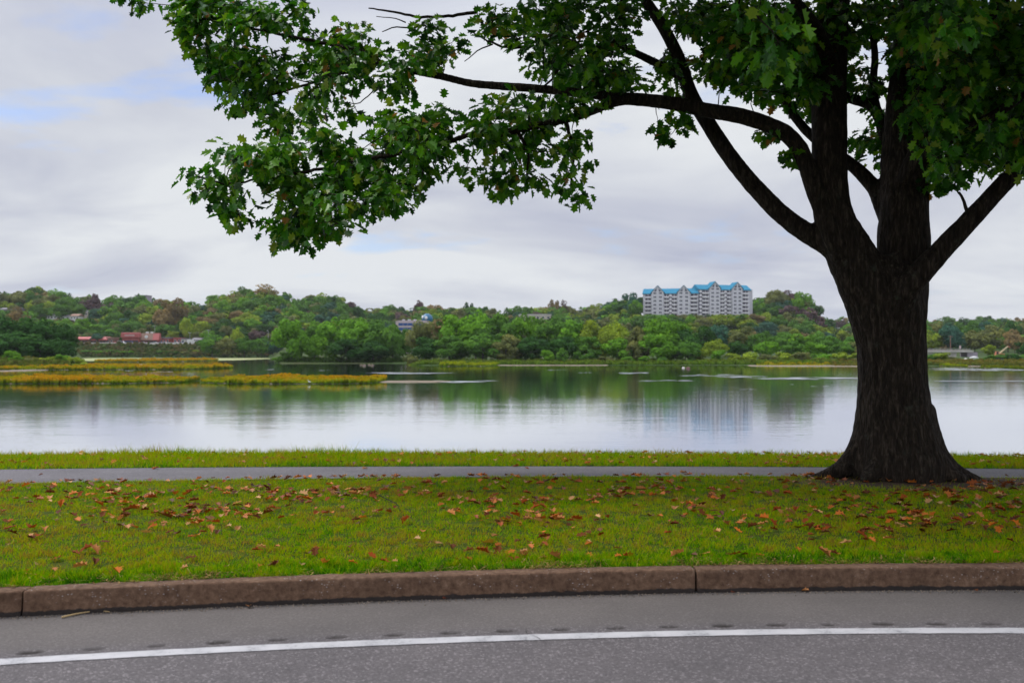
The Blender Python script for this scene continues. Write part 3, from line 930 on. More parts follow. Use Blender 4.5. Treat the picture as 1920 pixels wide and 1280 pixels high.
for px, ty, w, c, k, Y in [(796, 604, 62, 'olive', 'billow', 346), (822, 600, 60, 'rust tinged', 'round', 352), (850, 592, 78, 'bright green', 'billow', 350), (892, 588, 78, 'bright green', 'billow', 354), (800, 632, 60, 'dark green', 'billow', 338), (842, 630, 74, 'mid green', 'billow', 336),
                           (938, 590, 80, 'mid green', 'billow', 352), (985, 593, 76, 'bright green', 'billow', 352), (1030, 597, 76, 'mid green', 'billow', 352), (905, 626, 66, 'mid green', 'billow', 334), (948, 628, 66, 'olive', 'billow', 334),
                           (995, 632, 70, 'dark green', 'billow', 335), (1052, 632, 62, 'dark green', 'billow', 336), (1072, 602, 66, 'bright green', 'billow', 350), (1112, 602, 66, 'yellow green', 'billow', 348), (1150, 606, 58, 'yellow green', 'billow', 346),
                           (1105, 631, 56, 'mid green', 'cone', 331), (1160, 634, 56, 'bright green', 'billow', 334), (1196, 614, 52, 'olive', 'billow', 340), (1246, 598, 94, 'bright green', 'billow', 346), (1232, 628, 66, 'bright green', 'billow', 332),
                           (1285, 618, 60, 'dark green', 'billow', 342), (1190, 640, 44, 'olive', 'billow', 332), (1290, 640, 46, 'mid green', 'billow', 334)]:
    hero(px, 0, ty, w, c, k, MM, Y)
SS = 'on the far shoreline by the water'
for px, ty, w, c in [(1026, 656, 26, 'bright green'), (1055, 652, 22, 'mid green'), (770, 664, 26, 'olive'), (1178, 668, 24, 'bright green'), (1208, 667, 22, 'bright green'), (1242, 669, 20, 'mid green'), (1292, 674, 22, 'mid green'), (1135, 668, 30, 'olive'), (1330, 677, 18, 'bright green')]:
    hero(px, 0, ty, w, c, 'shrub', SS, 326)
RM = 'on the flat bank left of the trunk'
for px, ty, w, c, k, Y in [(1322, 612, 40, 'dark green', 'round', 420), (1350, 610, 48, 'blue green', 'round', 430), (1392, 613, 56, 'olive', 'round', 425), (1425, 622, 50, 'mid green', 'round', 420), (1462, 624, 54, 'mid green', 'round', 430), (1505, 626, 56, 'bright green', 'round', 425),
                           (1548, 630, 54, 'mid green', 'round', 420), (1590, 632, 52, 'mid green', 'round', 430), (1340, 636, 44, 'yellow green', 'round', 365), (1385, 640, 44, 'dark green', 'round', 372), (1410, 622, 44, 'rust tinged', 'round', 440),
                           (1440, 640, 48, 'bright green', 'round', 380), (1485, 640, 50, 'mid green', 'round', 385), (1530, 642, 50, 'bright green', 'round', 380), (1575, 642, 50, 'mid green', 'round', 385), (1615, 640, 50, 'olive', 'round', 385), (1640, 635, 60, 'mid green', 'round', 430)]:
    hero(px, 0, ty, w, c, k, RM, Y)
RS_ = 'along the water left of the trunk'
for px, ty, w, c in [(1312, 650, 36, 'yellow green'), (1346, 656, 32, 'bright green'), (1374, 662, 34, 'yellow green'), (1408, 660, 34, 'yellow green'), (1440, 664, 36, 'olive'), (1470, 660, 38, 'yellow green'), (1504, 660, 38, 'olive'), (1538, 662, 44, 'bright green'), (1576, 660, 40, 'yellow green'), (1612, 662, 40, 'yellow green')]:
    hero(px, 0, ty, w, c, 'shrub', RS_, 336)
RR = 'behind the bridge on the far right'
for px, ty, w, c, k, Y in [(1748, 620, 46, 'yellow green', 'round', 560), (1785, 607, 44, 'blue green', 'round', 555), (1828, 620, 46, 'olive', 'round', 560), (1862, 611, 54, 'olive', 'round', 580), (1903, 618, 36, 'rust tinged', 'tall', 540), (1940, 614, 50, 'mid green', 'round', 560),
                           (1735, 606, 40, 'mid green', 'round', 640), (1765, 604, 40, 'olive', 'round', 650), (1815, 604, 44, 'mid green', 'round', 660), (1850, 604, 44, 'blue green', 'round', 670), (1890, 603, 44, 'dark green', 'round', 660), (1925, 603, 44, 'olive', 'round', 660),
                           (1852, 646, 24, 'yellow green', 'round', 440), (1920, 640, 36, 'dark green', 'round', 470)]:
    hero(px, 0, ty, w, c, k, RR, Y)
RB = 'on the bank below the bridge at far right'
for px, ty, w, c in [(1742, 664, 30, 'mid green'), (1765, 661, 40, 'yellow green'), (1786, 668, 22, 'olive'), (1800, 673, 16, 'bright green'), (1838, 671, 22, 'bright green'), (1868, 664, 36, 'mid green'), (1896, 663, 34, 'dark green'), (1918, 664, 30, 'mid green')]:
    hero(px, 0, ty, w, c, 'shrub', RB, 345)
# single trees that catch the eye
hero(500, 0, 532, 56, 'rust tinged', 'sparse', 'eye', 830, 'tall thin-crowned tan tree on the skyline, highest point of the left hill')
hero(325, 0, 561, 46, 'rust tinged', 'round', 'eye', 700, 'round rusty orange tree on the hillside above the red shop')
hero(303, 0, 580, 36, 'rust tinged', 'round', 'eye', 690, 'lower dull orange tree on the hillside just left of the round rusty one')
hero(35, 0, 577, 44, 'rust tinged', 'round', 'eye', 560, 'low domed brown tree showing over the dark left clump')
hero(258, 0, 554.6, 36, 'mid green', 'round', 'eye', 850, 'rounded green tree on the skyline before the flat-topped grey building')
hero(352, 0, 597, 26, 'yellow green', 'tall', 'eye', 655, 'bright lime green tree on the slope right of the red shop')
hero(1182, 0, 550, 34, 'blue green', 'round', 'eye', 760, 'round dark blue-green tree standing beside the left end of the apartment block')
hero(1040, 0, 563, 24, 'rust tinged', 'sparse', 'eye', 850, 'leaning bare-topped grey tree on the skyline above the middle wood')
hero(1056, 0, 562, 20, 'purple brown', 'sparse', 'eye', 845, 'bare twiggy tree on the skyline right of the other bare tree')
hero(880, 0, 568, 22, 'dark green', 'sparse', 'eye', 850, 'thin open pine with clumped top on the skyline above the middle wood')
hero(785, 0, 564, 22, 'purple brown', 'round', 'eye', 840, 'small dark purple tree on the skyline above the blue globe')
hero(1505, 0, 549, 40, 'bright green', 'round', 'eye', 752, 'bright green tree crowning the knoll right of the apartment block')
hero(1456, 0, 545, 44, 'olive', 'round', 'eye', 770, 'pale olive tree on the knoll directly right of the apartment block')
hero(1480, 0, 546, 36, 'purple brown', 'round', 'eye', 775, 'greyish purple tree between two green ones on the knoll')
for px, ty, w in [(1478, 574, 44), (1515, 578, 40), (1500, 594, 50), (1535, 590, 34), (1470, 596, 36)]:
    hero(px, 0, ty, w, 'purple brown', 'shrub', 'on the bare knoll right of the apartment block', 725)
hero(165, 0, 560, 44, 'purple brown', 'round', 'eye', 775, 'dark purple-leaved tree above the beige house on the left hill')
hero(180, 0, 552, 20, 'purple brown', 'tall', 'eye', 800, 'narrow purple-brown tree on the skyline above the left hill houses')

# boxes that trees may not hide: px0, py0, px1, py1, distance of the thing
CLEAR = [(86, 582, 192, 597, 742), (1208, 525, 1418, 586, 757), (137, 622, 212, 646, 620), (212, 622, 380, 646, 640), (742, 599, 778, 621, 520), (789, 588, 813, 607, 540), (975, 587, 1032, 594, 720), (254, 550, 277, 553, 868), (0, 574, 40, 582, 745), (1806, 643, 1812, 655, 520), (1778, 628, 1786, 656, 520),
         (286, 609, 294, 624, 650), (352, 620, 360, 640, 620), (387, 616, 396, 640, 622)]
CLEAR_TOP = [(1190, 1425, 588.5, 757), (0, 520, 0, 0)]
HZ = [(-90, 205, 'on the far left hill'), (205, 400, 'on the hill behind the red shop'), (400, 690, 'on the high hill behind the left clump'), (690, 960, 'on the ridge behind the office'), (960, 1205, 'on the ridge left of the apartments'),
      (1205, 1425, 'on the slope below the apartments'), (1425, 1560, 'on the knoll right of the apartments'), (1560, 2010, 'on the low distant ridge at right')]
PW = {'dark green': 3, 'mid green': 5, 'bright green': 3, 'yellow green': 2.2, 'olive': 3.4, 'rust tinged': 0.8, 'purple brown': 0.4, 'blue green': 1.2}
names_, wts = list(PW), np.array(list(PW.values())); wts = wts / wts.sum()
for Yrow, sp, hm in [(640, 20, 9), (656, 20, 10), (672, 20, 11), (690, 19, 12), (708, 19, 12), (726, 19, 12), (745, 19, 13), (765, 19, 13), (788, 18, 13.5), (812, 18, 13.5), (840, 17, 14), (868, 17, 14), (900, 20, 14), (1040, 17, 12), (1110, 15, 12.5), (1180, 15, 13)]:
    px = -620.0
    while px < 2620:
        px += sp * random.uniform(.75, 1.25)
        if Yrow > 1000 and px < 1540: continue
        if 830 < Yrow < 1000 and random.random() < .22: continue
        if px > 1570 and Yrow > 640 and Yrow < 1000 and random.random() < 0.45: continue
        Y = Yrow * random.uniform(.985, 1.015)
        h = hm * (random.uniform(.8, 1.2) if Yrow < 830 else random.uniform(.62, 1.25)); w = h * random.uniform(.8, 1.2)
        if Yrow < 700: h *= random.uniform(.7, 1.0)
        z = terr(px, Y)
        tx, ty = px, HY - (z + h - CH) / Y * FPX
        by = HY - (z - CH) / Y * FPX; hw = w / 2 / Y * FPX
        if 1195 < px < 1425 and Y < 757 and ty < 589:
            h -= (589 - ty + random.uniform(0, 2)) / FPX * Y
            if h < 3.5: continue
            ty = 590
        bad = False
        for a, b_, c, dd, d in CLEAR:
            if Y < d and tx + hw > a and tx - hw < c and by > b_ and ty < dd:
                h -= (dd + random.uniform(0, 2) - ty) / FPX * Y
                w = min(w, h * 1.3); ty = dd
                bad = bad or h < 1.6
        if bad: continue
        if 1205 < px < 1420 and 740 < Y < 790: continue
        if 212 < px < 385 and Y < 655: continue
        zone = next(zn for a, b_, zn in HZ if a <= px < b_) if -90 <= px < 2010 else 'beyond'
        FT.append(dict(px=px, Y=Y, z=z, h=h, w=w, c=random.choices(names_, wts)[0], k=random.choice(['round', 'round', 'round', 'tall', 'billow']), zone=zone, label=None, hero=False))

for px in list(range(-560, -95, 34)) + list(range(1990, 2600, 30)):
    q = px + random.uniform(-9, 9); Yq = random.uniform(335, 380) if px > 0 else random.uniform(292, 330)
    FT.append(dict(px=q, Y=Yq, z=terr(q, Yq), h=random.uniform(8, 14), w=random.uniform(10, 14), c=random.choice(['mid green', 'olive', 'dark green']), k='billow', zone='beyond', label=None, hero=False))
# which of them show: paint crowns far to near on a coarse raster
W_, H_ = 640, 160        # 3 px columns, 1 px rows from y 520
own = -np.ones((H_, W_), int)
for i in sorted(range(len(FT)), key=lambda i: -FT[i]['Y']):
    f = FT[i]
    x0 = (f['px'] - f['w'] / 2 / f['Y'] * FPX) / 3; x1 = (f['px'] + f['w'] / 2 / f['Y'] * FPX) / 3
    yt = HY - (f['z'] + f['h'] - CH) / f['Y'] * FPX - 520; yb = HY - (f['z'] - CH) / f['Y'] * FPX - 520
    ra, rb, ca, cb = max(0, int(yt)), min(H_, int(yb) + 1), max(0, int(x0)), min(W_, int(x1) + 1)
    if rb <= ra or cb <= ca: continue
    yy, xx = np.mgrid[ra:rb, ca:cb]
    m_ = ((xx + .5 - (x0 + x1) / 2) / ((x1 - x0) / 2 + .3)) ** 2 + ((yy + .5 - (yt + yb) / 2) / ((yb - yt) / 2 + .3)) ** 2 < 1.1
    own[yy[m_], xx[m_]] = i
own[:, 0:0] = -1
cnt = np.bincount(own[own >= 0].ravel(), minlength=len(FT))
for f, n in zip(FT, cnt): f['vis'] = int(n)
trees = [f for f in FT if f['k'] != 'shrub' and f['vis'] >= 10 and f['zone'] != 'beyond']
trees.sort(key=lambda f: -f['vis'])
keep_ids = {id(f) for f in trees[:285]} | {id(f) for f in FT if f['k'] == 'shrub' and f['vis'] >= 3}
KW_ = {'billow': 'broad', 'round': 'rounded', 'tall': 'upright', 'cone': 'conical', 'shrub': 'bushy', 'sparse': 'thin'}
ORD = ['first', 'second', 'third', 'fourth', 'fifth', 'sixth', 'seventh', 'eighth', 'ninth', 'tenth', 'eleventh', 'twelfth', 'thirteenth', 'fourteenth', 'fifteenth', 'sixteenth']
sets = {}
for f in FT:
    if id(f) in keep_ids and not f['label']:
        sets.setdefault((f['c'], KW_[f['k']], f['k'] == 'shrub', f['zone']), []).append(f)
for (c, kw, sh, zone), L in sets.items():
    L.sort(key=lambda f: f['px'])
    what = 'shrub' if sh else 'tree'
    for i, f in enumerate(L):
        if len(L) == 1: f['label'] = f'the only {kw} {c} {what} {zone}'
        elif i == len(L) - 1: f['label'] = f'rightmost {kw} {c} {what} {zone}'
        elif i == 0: f['label'] = f'leftmost {kw} {c} {what} {zone}'
        else: f['label'] = f'{ORD[min(i, 15)]} {kw} {c} {what} from left {zone}'
WV, WF, WC, wn_ = [], [], [], 0
for i, f in enumerate(FT):
    x = (f['px'] - CX) / FPX * f['Y']
    base = np.array(PAL[f['c']])
    r = random.Random(i * 13 + 5)
    cc = base * r.uniform(.85, 1.2)
    if not f['hero']: cc = cc * .88 + np.array([.040, .044, .030]) * .25
    if id(f) in keep_ids:
        t = link('shrub' if f['k'] == 'shrub' else 'tree', None, None, (x, f['Y'], f['z'] - 0.1), r.uniform(0, 6.28))
        tag(t, f['label'], 'shrub' if f['k'] == 'shrub' else 'tree', ('shrubs ' if f['k'] == 'shrub' else 'trees ') + (f['zone'] if f['zone'] != 'eye' else 'on the far hills'))
        c_ = link('crown', CROWN[f['k']][i % KINDS[f['k']]], t, scale=(f['w'], f['w'], f['h']))
        c_.color = (*cc, 1)
        link('trunk', TRUNK[f['k']][i % 2], t, scale=(f['w'] * .8, f['w'] * .8, f['h']))
    else:
        V, F, tt = LOWCROWN[f['k']][i % KINDS[f['k']]]
        WV.append(V * np.array([f['w'], f['w'], f['h']]) + np.array([x, f['Y'], f['z']]))
        WF.append(F + wn_); wn_ += len(V)
        WC.append(cc[None] * (0.55 + 0.9 * tt)[:, None])
if WV:
    tag(link('distant_woods', np_mesh('distant_woods', np.vstack(WV), np.vstack(WF), M['woods'], {'rgb': np.vstack(WC)})), kind='stuff')

# ------------------------------------------------------------------ far buildings
M['apt_wall'] = plain('apartment_stucco', (0.56, 0.55, 0.60), 0.8, 0.06, 0.3)
M['apt_trim'] = plain('apartment_trim', (0.68, 0.66, 0.70), 0.7, 0.05, 0.3)
M['blue_roof'] = plain('blue_metal_roof', (0.003, 0.15, 0.26), 0.9, 0.10, 0.4)
M['dark_glass'] = plain('dark_glass', (0.035, 0.045, 0.075), 0.15, 0.2, 0.5)
M['recess'] = plain('balcony_recess', (0.10, 0.095, 0.13), 0.7, 0.2, 0.4)
M['red_wall'] = plain('red_painted_wall', (0.33, 0.075, 0.065), 0.7, 0.15, 0.4)
M['red_roof'] = plain('red_roof', (0.36, 0.085, 0.080), 0.6, 0.15, 0.5)
M['brown_roof'] = plain('brown_roof', (0.22, 0.13, 0.095), 0.7, 0.15, 0.5)
M['white_paint'] = plain('white_paint', (0.62, 0.62, 0.62), 0.5, 0.06, 0.5)
M['cream'] = plain('cream_siding', (0.46, 0.41, 0.34), 0.8, 0.08, 0.5)
M['grey_roof'] = plain('grey_shingles', (0.16, 0.15, 0.17), 0.8, 0.15, 0.6)
M['dark_shade'] = plain('dark_shopfront', (0.045, 0.03, 0.035), 0.5, 0.2, 0.5)
M['blue_glass'] = plain('blue_window_band', (0.02, 0.07, 0.24), 0.2, 0.2, 0.3)
M['pink_concrete'] = plain('pinkish_concrete', (0.46, 0.38, 0.38), 0.8, 0.08, 0.4)
M['concrete'] = plain('pale_concrete', (0.48, 0.45, 0.43), 0.9, 0.12, 0.4)
M['blue_globe'] = plain('blue_gloss', (0.003, 0.10, 0.20), 0.35, 0.15, 0.3)
M['tyre'] = plain('tyre_rubber', (0.02, 0.02, 0.02), 0.8)
M['steel'] = plain('galvanised_steel', (0.35, 0.35, 0.37), 0.5, 0.08, 1.0)
M['purple_wall'] = plain('mauve_siding', (0.30, 0.26, 0.32), 0.8, 0.08, 0.5)
M['brick'] = plain('brown_brick', (0.20, 0.11, 0.085), 0.85, 0.15, 0.5)

# apartment block
PXM = 757 / FPX
Zb = CH - (588 - HY) / FPX * 757                       # level of pixel row 588 at the block
apt = link('apartment_block', None, None, (at(1311, 588, 757).x, 757, Zb))
tag(apt, 'long pale apartment block with bright blue gabled roofs on the hilltop', 'building')
meshes = {}


def shared(key, fn):
    if key not in meshes: meshes[key] = fn()
    return meshes[key]


def wing(x0p, x1p, ridge_p, eave_p, gables, balcs, shafts, yaw, pivot_p):
    """pixel columns and rows are turned into metres on the wing's own front plane"""
    def X(p): return (p - pivot_p) * PXM / math.cos(yaw)
    def Z(p): return (588 - p) * PXM
    org = Vector(((pivot_p - 1311) * PXM, 0, 0))
    def put(nm, me, loc=(0, 0, 0)):
        v = Vector(loc); v.rotate(Matrix.Rotation(yaw, 3, 'Z'))
        return link(nm, me, apt, v + org, yaw)
    x0, x1, ze, zr = X(x0p), X(x1p), Z(eave_p), Z(ridge_p)
    put('wall', MB().box(x0, x1, 0, 16, -7, ze).mesh('wall', M['apt_wall']))
    put('roof', MB().prism([(-0.9, ze - .5), (-0.9, ze - .1), (8, zr), (16.9, ze - .1), (16.9, ze - .5)], x0 - .5, x1 + .5, 'x').mesh('roof', M['blue_roof']))
    fl = 2.96
    for (gc, gw, apex_p) in gables:
        a, b_, za = X(gc - gw / 2), X(gc + gw / 2), Z(apex_p)
        m_ = (a + b_) / 2
        zg = za - (b_ - a) / 2 * 1.02
        put('gable', MB().prism([(a, -7), (b_, -7), (b_, zg), (m_, za - .5), (a, zg)], -1.6, 7.9).mesh('gable', M['apt_wall']))
        rf = MB()
        for sx in (-1, 1):
            e = m_ + sx * ((b_ - a) / 2 + .8)
            zl = zg - .8 * 1.02
            rf.prism([(m_, za), (e, zl), (e, zl - .45), (m_, za - .45)] if sx > 0 else [(m_, za), (m_, za - .45), (e, zl - .45), (e, zl)], -2.1, 7.8)
        put('gable_roof', rf.mesh('gable_roof', M['blue_roof']))
        for f in range(8):
            zc_ = zg - 1.3 - f * fl
            if zc_ < -6: break
            for wx_ in (-.23, .23):
                cx_ = m_ + wx_ * (b_ - a)
                w_ = put('window', shared('apt_win', lambda: MB().box(-1.15, 1.15, 0, .14, -.75, .75).mesh('window', M['apt_trim'])), (cx_, -1.74, zc_))
                for q in (-.55, .55):
                    link('pane', shared('apt_pane', lambda: MB().box(-.46, .46, -.04, .0, -.62, .62).mesh('pane', M['dark_glass'])), w_, (q, -0.003, 0))
        for sx in (-1, 1):
            w_ = put('attic_window', shared(('attic', sx), lambda: MB().prism([(-1.0, 0), (1.0, 0), (sx * -1.0, 2.1)] if sx < 0 else [(-1.0, 0), (1.0, 0), (-1.0, 2.1)], 0, .12).mesh('attic_window', M['dark_glass'])), (m_ + sx * .2 * (b_ - a), -1.72, zg + .1))
    for (ba, bb) in balcs:
        a, b_ = X(ba), X(bb)
        for f in range(8):
            zt = ze - .5 - f * fl
            if zt < -5: break
            wd = b_ - a
            bo = put('balcony', MB().box(a, b_, -1.3, .0, zt - 2.9, zt - 1.85).mesh('balcony', M['apt_trim']))
            link('doorway', MB().box(a + .25, b_ - .25, -.06, -.003, zt - 1.84, zt - .25).mesh('doorway', M['recess']), bo)
            for k in range(max(1, int(wd // 3.2))):
                cx_ = a + wd * (k + .5) / max(1, int(wd // 3.2))
                link('post', MB().box(cx_ - .12, cx_ + .12, -1.28, -1.05, zt - 1.85, zt).mesh('post', M['apt_trim']), bo)
    for sx_ in shafts:
        cx_ = X(sx_)
        put('stair_shaft', MB().box(cx_ - 1.6, cx_ + 1.6, -.35, .0, -7, ze - .6).mesh('stair_shaft', M['recess']))
        for f in range(8):
            zt = ze - 1.6 - f * fl
            if zt < -5: break
            put('lattice_panel', shared('lattice', lambda: MB().prism([(0, -1.25), (1.35, 0), (0, 1.25), (-1.35, 0)], -.15, 0).mesh('lattice_panel', M['apt_trim'])), (cx_, -.37, zt))
    return put


put = wing(1209, 1311, 539, 549, [(1236, 22, 534), (1283.5, 22.5, 534)], [(1212.5, 1224), (1247.5, 1257), (1261.5, 1271), (1295.5, 1308)], [1259.2], math.radians(-13), 1311)
wing(1311.5, 1413, 532, 542, [(1340.5, 21, 527), (1385, 20.5, 527.5)], [(1316, 1329), (1352, 1360), (1365, 1373.5), (1396, 1408)], [1313.5, 1362.6], math.radians(13), 1311)
tw = MB().box(0, 1.6, 1, 12, -7, (588 - 541) * PXM).build('end_bay', M['apt_wall'], apt, loc=(104.4 * PXM, 11.2, 0), rz=math.radians(13))


def house(name, px0, px1, base_p, eave_p, ridge_p, Y, wall, roof, label, cat='house', ridge='x', group=None, depth=9, wins=3):
    def Z(p): return CH - (p - HY) / FPX * Y
    pc = (px0 + px1) / 2
    hw = (px1 - px0) / 2 / FPX * Y
    zb = min(Z(base_p), terr(pc, Y))
    o = link(name, None, None, ((pc - CX) / FPX * Y, Y, zb))
    tag(o, label, cat, group)
    ze, zr = Z(eave_p) - zb, Z(ridge_p) - zb
    if ridge == 'flat':
        MB().box(-hw, hw, 0, depth, -1, ze).build('wall', M[wall], o)
        MB().box(-hw - .3, hw + .3, -.3, depth + .3, ze + .003, zr).build('roof', M[roof], o)
    elif ridge == 'x':
        MB().box(-hw, hw, 0, depth, -1, ze).build('wall', M[wall], o)
        MB().prism([(-.6, ze - .25), (-.6, ze), (depth / 2, zr), (depth + .6, ze), (depth + .6, ze - .25)], -hw - .4, hw + .4, 'x').build('roof', M[roof], o)
    else:
        MB().prism([(-hw, -1), (hw, -1), (hw, ze), (0, zr - .25), (-hw, ze)], 0, depth).build('wall', M[wall], o)
        r_ = MB()
        for s in (-1, 1):
            e = s * (hw + .5); zl = ze - .5 * (zr - ze) / hw
            r_.prism([(0, zr), (e, zl), (e, zl - .25), (0, zr - .25)] if s > 0 else [(0, zr), (0, zr - .25), (e, zl - .25), (e, zl)], -.5, depth + .5)
        r_.build('roof', M[roof], o)
    for k in range(wins):
        cx_ = -hw + 2 * hw * (k + .5) / wins
        ww = min(1.1, hw / wins * .5)
        zw = max(1.0, ze - 1.5)
        f = MB().box(cx_ - ww, cx_ + ww, -.08, -.003, zw - .75, zw + .75).build('window', M['white_paint'], o)
        MB().box(cx_ - ww + .12, cx_ + ww - .12, -.11, -.083, zw - .62, zw + .62).build('pane', M['dark_glass'], f)
    return o, hw, ze, zr


HG = 'houses on the left hill'
house('house', 88, 106, 596, 591, 586.5, 742, 'white_paint', 'grey_roof', 'white gable-fronted house, leftmost of the hillside houses', ridge='y', group=HG)
house('house', 106, 131, 597, 592.5, 588.5, 745, 'white_paint', 'grey_roof', 'long low white house with dark grey roof on the left hill', ridge='x', group=HG)
house('house', 132, 147, 597.5, 592, 587.8, 740, 'white_paint', 'brown_roof', 'small white house with reddish brown roof below the beige house', ridge='x', group=HG)
house('house', 145, 165, 596, 585, 580.5, 752, 'cream', 'grey_roof', 'tall beige gable-fronted house on the left hill', ridge='y', group=HG)
house('house', 167, 191, 594, 586, 580, 760, 'purple_wall', 'grey_roof', 'mauve grey house right of the beige one, rightmost on the left hill', ridge='x', group=HG)
house('house', 0, 36, 582, 579.5, 576.5, 748, 'purple_wall', 'grey_roof', 'low dark-roofed house at the far left edge of the hill', ridge='x', group=HG)
house('office_building', 256, 275, 568, 554.6, 553.2, 870, 'purple_wall', 'grey_roof', 'flat-topped grey building peeping over the hill skyline', 'building', 'flat', depth=12, wins=4)
house('warehouse', 974, 1033, 600, 591.5, 588.8, 722, 'cream', 'concrete', 'long low pale-roofed building behind the middle wood', 'building', 'flat', depth=20, wins=6)

# red shop with sign roofs
Ys = 634
shop, hw, ze, zr = house('red_shop', 229, 261, 645, 632.5, 631.8, Ys, 'red_wall', 'red_roof', 'red shop with tall red fascia, left half of the pair by the car park', 'shop', 'flat', depth=14, wins=0)
MB().prism([(-.9, ze), (-.9, ze + 2.9), (1.2, ze + 3.1), (3, ze)], -hw - .5, hw + .5, 'x').build('fascia', M['red_roof'], shop)
for k in range(7):
    MB().box(-hw + 2.0 + k * 0.92, -hw + 2.55 + k * 0.92, -1.02, -.905, ze + .9, ze + 1.75).build('sign_letter', M['pink_concrete'], shop)
MB().box(-hw + .6, hw - .6, -.12, -.003, .4, 2.6).build('shopfront_window', M['dark_shade'], shop)
shop2, hw, ze, zr = house('red_shop', 262, 297, 645, 637.5, 637, Ys + 2, 'red_wall', 'red_roof', 'red shop with brownish sloping fascia and round white emblem', 'shop', 'flat', depth=16, wins=0)
MB().prism([(-1.1, ze), (.8, ze + 4.4), (3, ze + 4.4), (4, ze)], -hw - .3, hw - 3.5, 'x').build('fascia', M['brown_roof'], shop2)
MB().prism([(-1.1, ze + .01), (.8, ze + 4.4), (3, ze + 4.4), (4, ze + .01)], hw - 3.45, hw + .5, 'x').build('fascia', M['red_roof'], shop2)
MB().cyl((-1.6, -.75, ze + 2.1), (-1.6, -.35, ze + 2.1), 1.0, 1.0, 14).build('emblem', M['white_paint'], shop2)
MB().box(-hw + 1, hw - 1, -.12, -.003, .3, 2.3).build('shopfront_window', M['dark_shade'], shop2)
for k in (-3.6, -.6):
    MB().box(k, k + 1.5, 4, 5.5, ze + 4.4, ze + 5.4).build('roof_vent', M['white_paint'], shop2)
sh3, hw, ze, _ = house('red_shop', 137, 165, 645, 636.5, 631, 628, 'dark_shade', 'red_roof', 'long low red-roofed building, leftmost in the car park row', 'shop', 'x', depth=12, wins=0)
MB().box(-hw, hw, -.5, -.003, ze - .3, ze + .5).build('fascia', M['red_wall'], sh3)
sh4, hw, ze, _ = house('red_shop', 170, 199, 645, 637, 631, 628, 'dark_shade', 'red_roof', 'low red-roofed building second from the left in the car park row', 'shop', 'x', depth=12, wins=0)
MB().box(-hw, hw, -.5, -.003, ze - .3, ze + .4).build('fascia', M['red_wall'], sh4)
for k in range(6):
    for ob, hh in ((sh3, hw), (sh4, hw)):
        xk = -hh + 2 * hh * k / 5
        MB().box(xk - .15, xk + .15, -.6, -.5, 0, 2.8).build('post', M['brick'], ob)
house('brown_shop', 200, 212, 645, 635, 632, 630, 'brick', 'brown_roof', 'small brown building between the low red roofs and the red shop', 'shop', 'flat', wins=2)
house('red_shop', 300, 317, 645, 634.5, 632, 640, 'red_wall', 'grey_roof', 'plain red shop just right of the emblem shop', 'shop', 'flat', wins=3)
house('red_shop', 325, 339, 645, 634.5, 632.8, 642, 'red_wall', 'red_roof', 'small bright red shop beside the grey one', 'shop', 'flat', wins=2)
house('grey_shop', 339.5, 347, 645, 635.5, 634, 641, 'concrete', 'grey_roof', 'narrow grey shop attached to the small red shop', 'shop', 'flat', wins=1)
house('dark_shop', 360, 378, 645, 637, 633, 640, 'purple_wall', 'grey_roof', 'dark grey roofed building at the right end of the car park', 'shop', 'x', wins=2)

# office and globe
off = link('office_building', None, None, (at(771, 622, 520).x, 520, terr(771, 520)))
tag(off, 'pinkish office building with blue window bands, half hidden by shore trees', 'building')
def zo(p): return CH - (p - HY) / FPX * 520 - off.location.z
hw = 29 / FPX * 520
MB().box(-hw, hw, 0, 14, -1, zo(601.5)).build('wall', M['pink_concrete'], off)
MB().box(-hw + 1, hw + .3, 1, 13, zo(601.5) + .003, zo(600.4)).build('parapet', M['purple_wall'], off)
for (t_, b2) in ((605.4, 610.4), (613.9, 619.8), (623, 629)):
    f = MB().box(-hw + 1.4, hw - .2, -.10, -.003, zo(b2), zo(t_)).build('window_band', M['blue_glass'], off)
    for k in range(7):
        xk = -hw + 1.4 + (2 * hw - 1.6) * k / 6
        MB().box(xk - .08, xk + .08, -.16, -.103, zo(b2), zo(t_)).build('mullion', M['purple_wall'], f)
for k in range(3):
    MB().box(-hw + 3 + k * 3, -hw + 4.3 + k * 3, 3, 5, zo(600.4) + .003, zo(598.4)).build('roof_unit', M['white_paint'], off)
gl = link('globe_tank', None, None, (at(801, 598, 540).x, 540, terr(801, 540)))
tag(gl, 'glossy blue globe showing above the shore trees beside the office', 'tank')
gz = CH - (598 - HY) / FPX * 540 - gl.location.z
MB().ball((0, 0, gz), 3.0, 28, 18).build('globe', M['blue_globe'], gl, smooth=True)
MB().cyl((0, 0, -1), (0, 0, gz - 2.6), 1.1, .8, 12).build('stem', M['white_paint'], gl)
for k in range(3):  # highlight of the glossy globe put in as white blobs
    a = math.pi * (0.9 + .28 * k)
    MB().ball((math.cos(a) * 2.4, math.sin(a) * 2.4 - .35, gz + 1.1 - .3 * k), (.85, .5, .9), 10, 6).build('painted_highlight', M['white_paint'], gl, smooth=True)

# barrier, cars, lamps at the car park
bar = link('concrete_barrier', None, None, (at(258, 646, 606).x, 606, terr(258, 606)))
tag(bar, 'long pale concrete barrier along the edge of the car park', 'barrier')
blen = 246 / FPX * 606
nb = 24
bme = MB().prism([(-.35, -.3), (.35, -.3), (.35, .2), (.15, .95), (-.15, .95), (-.35, .2)], -blen / nb / 2 + .04, blen / nb / 2 - .04, 'x').mesh('barrier_block', M['concrete'])
for k in range(nb): link('barrier_block', bme, bar, (-blen / 2 + blen * (k + .5) / nb, 0, 0))
CARM = {}
def car_mat(c):
    if c not in CARM: CARM[c] = plain('car_paint_%d' % len(CARM), c, 0.25, 0.04, 1.0)
    return CARM[c]


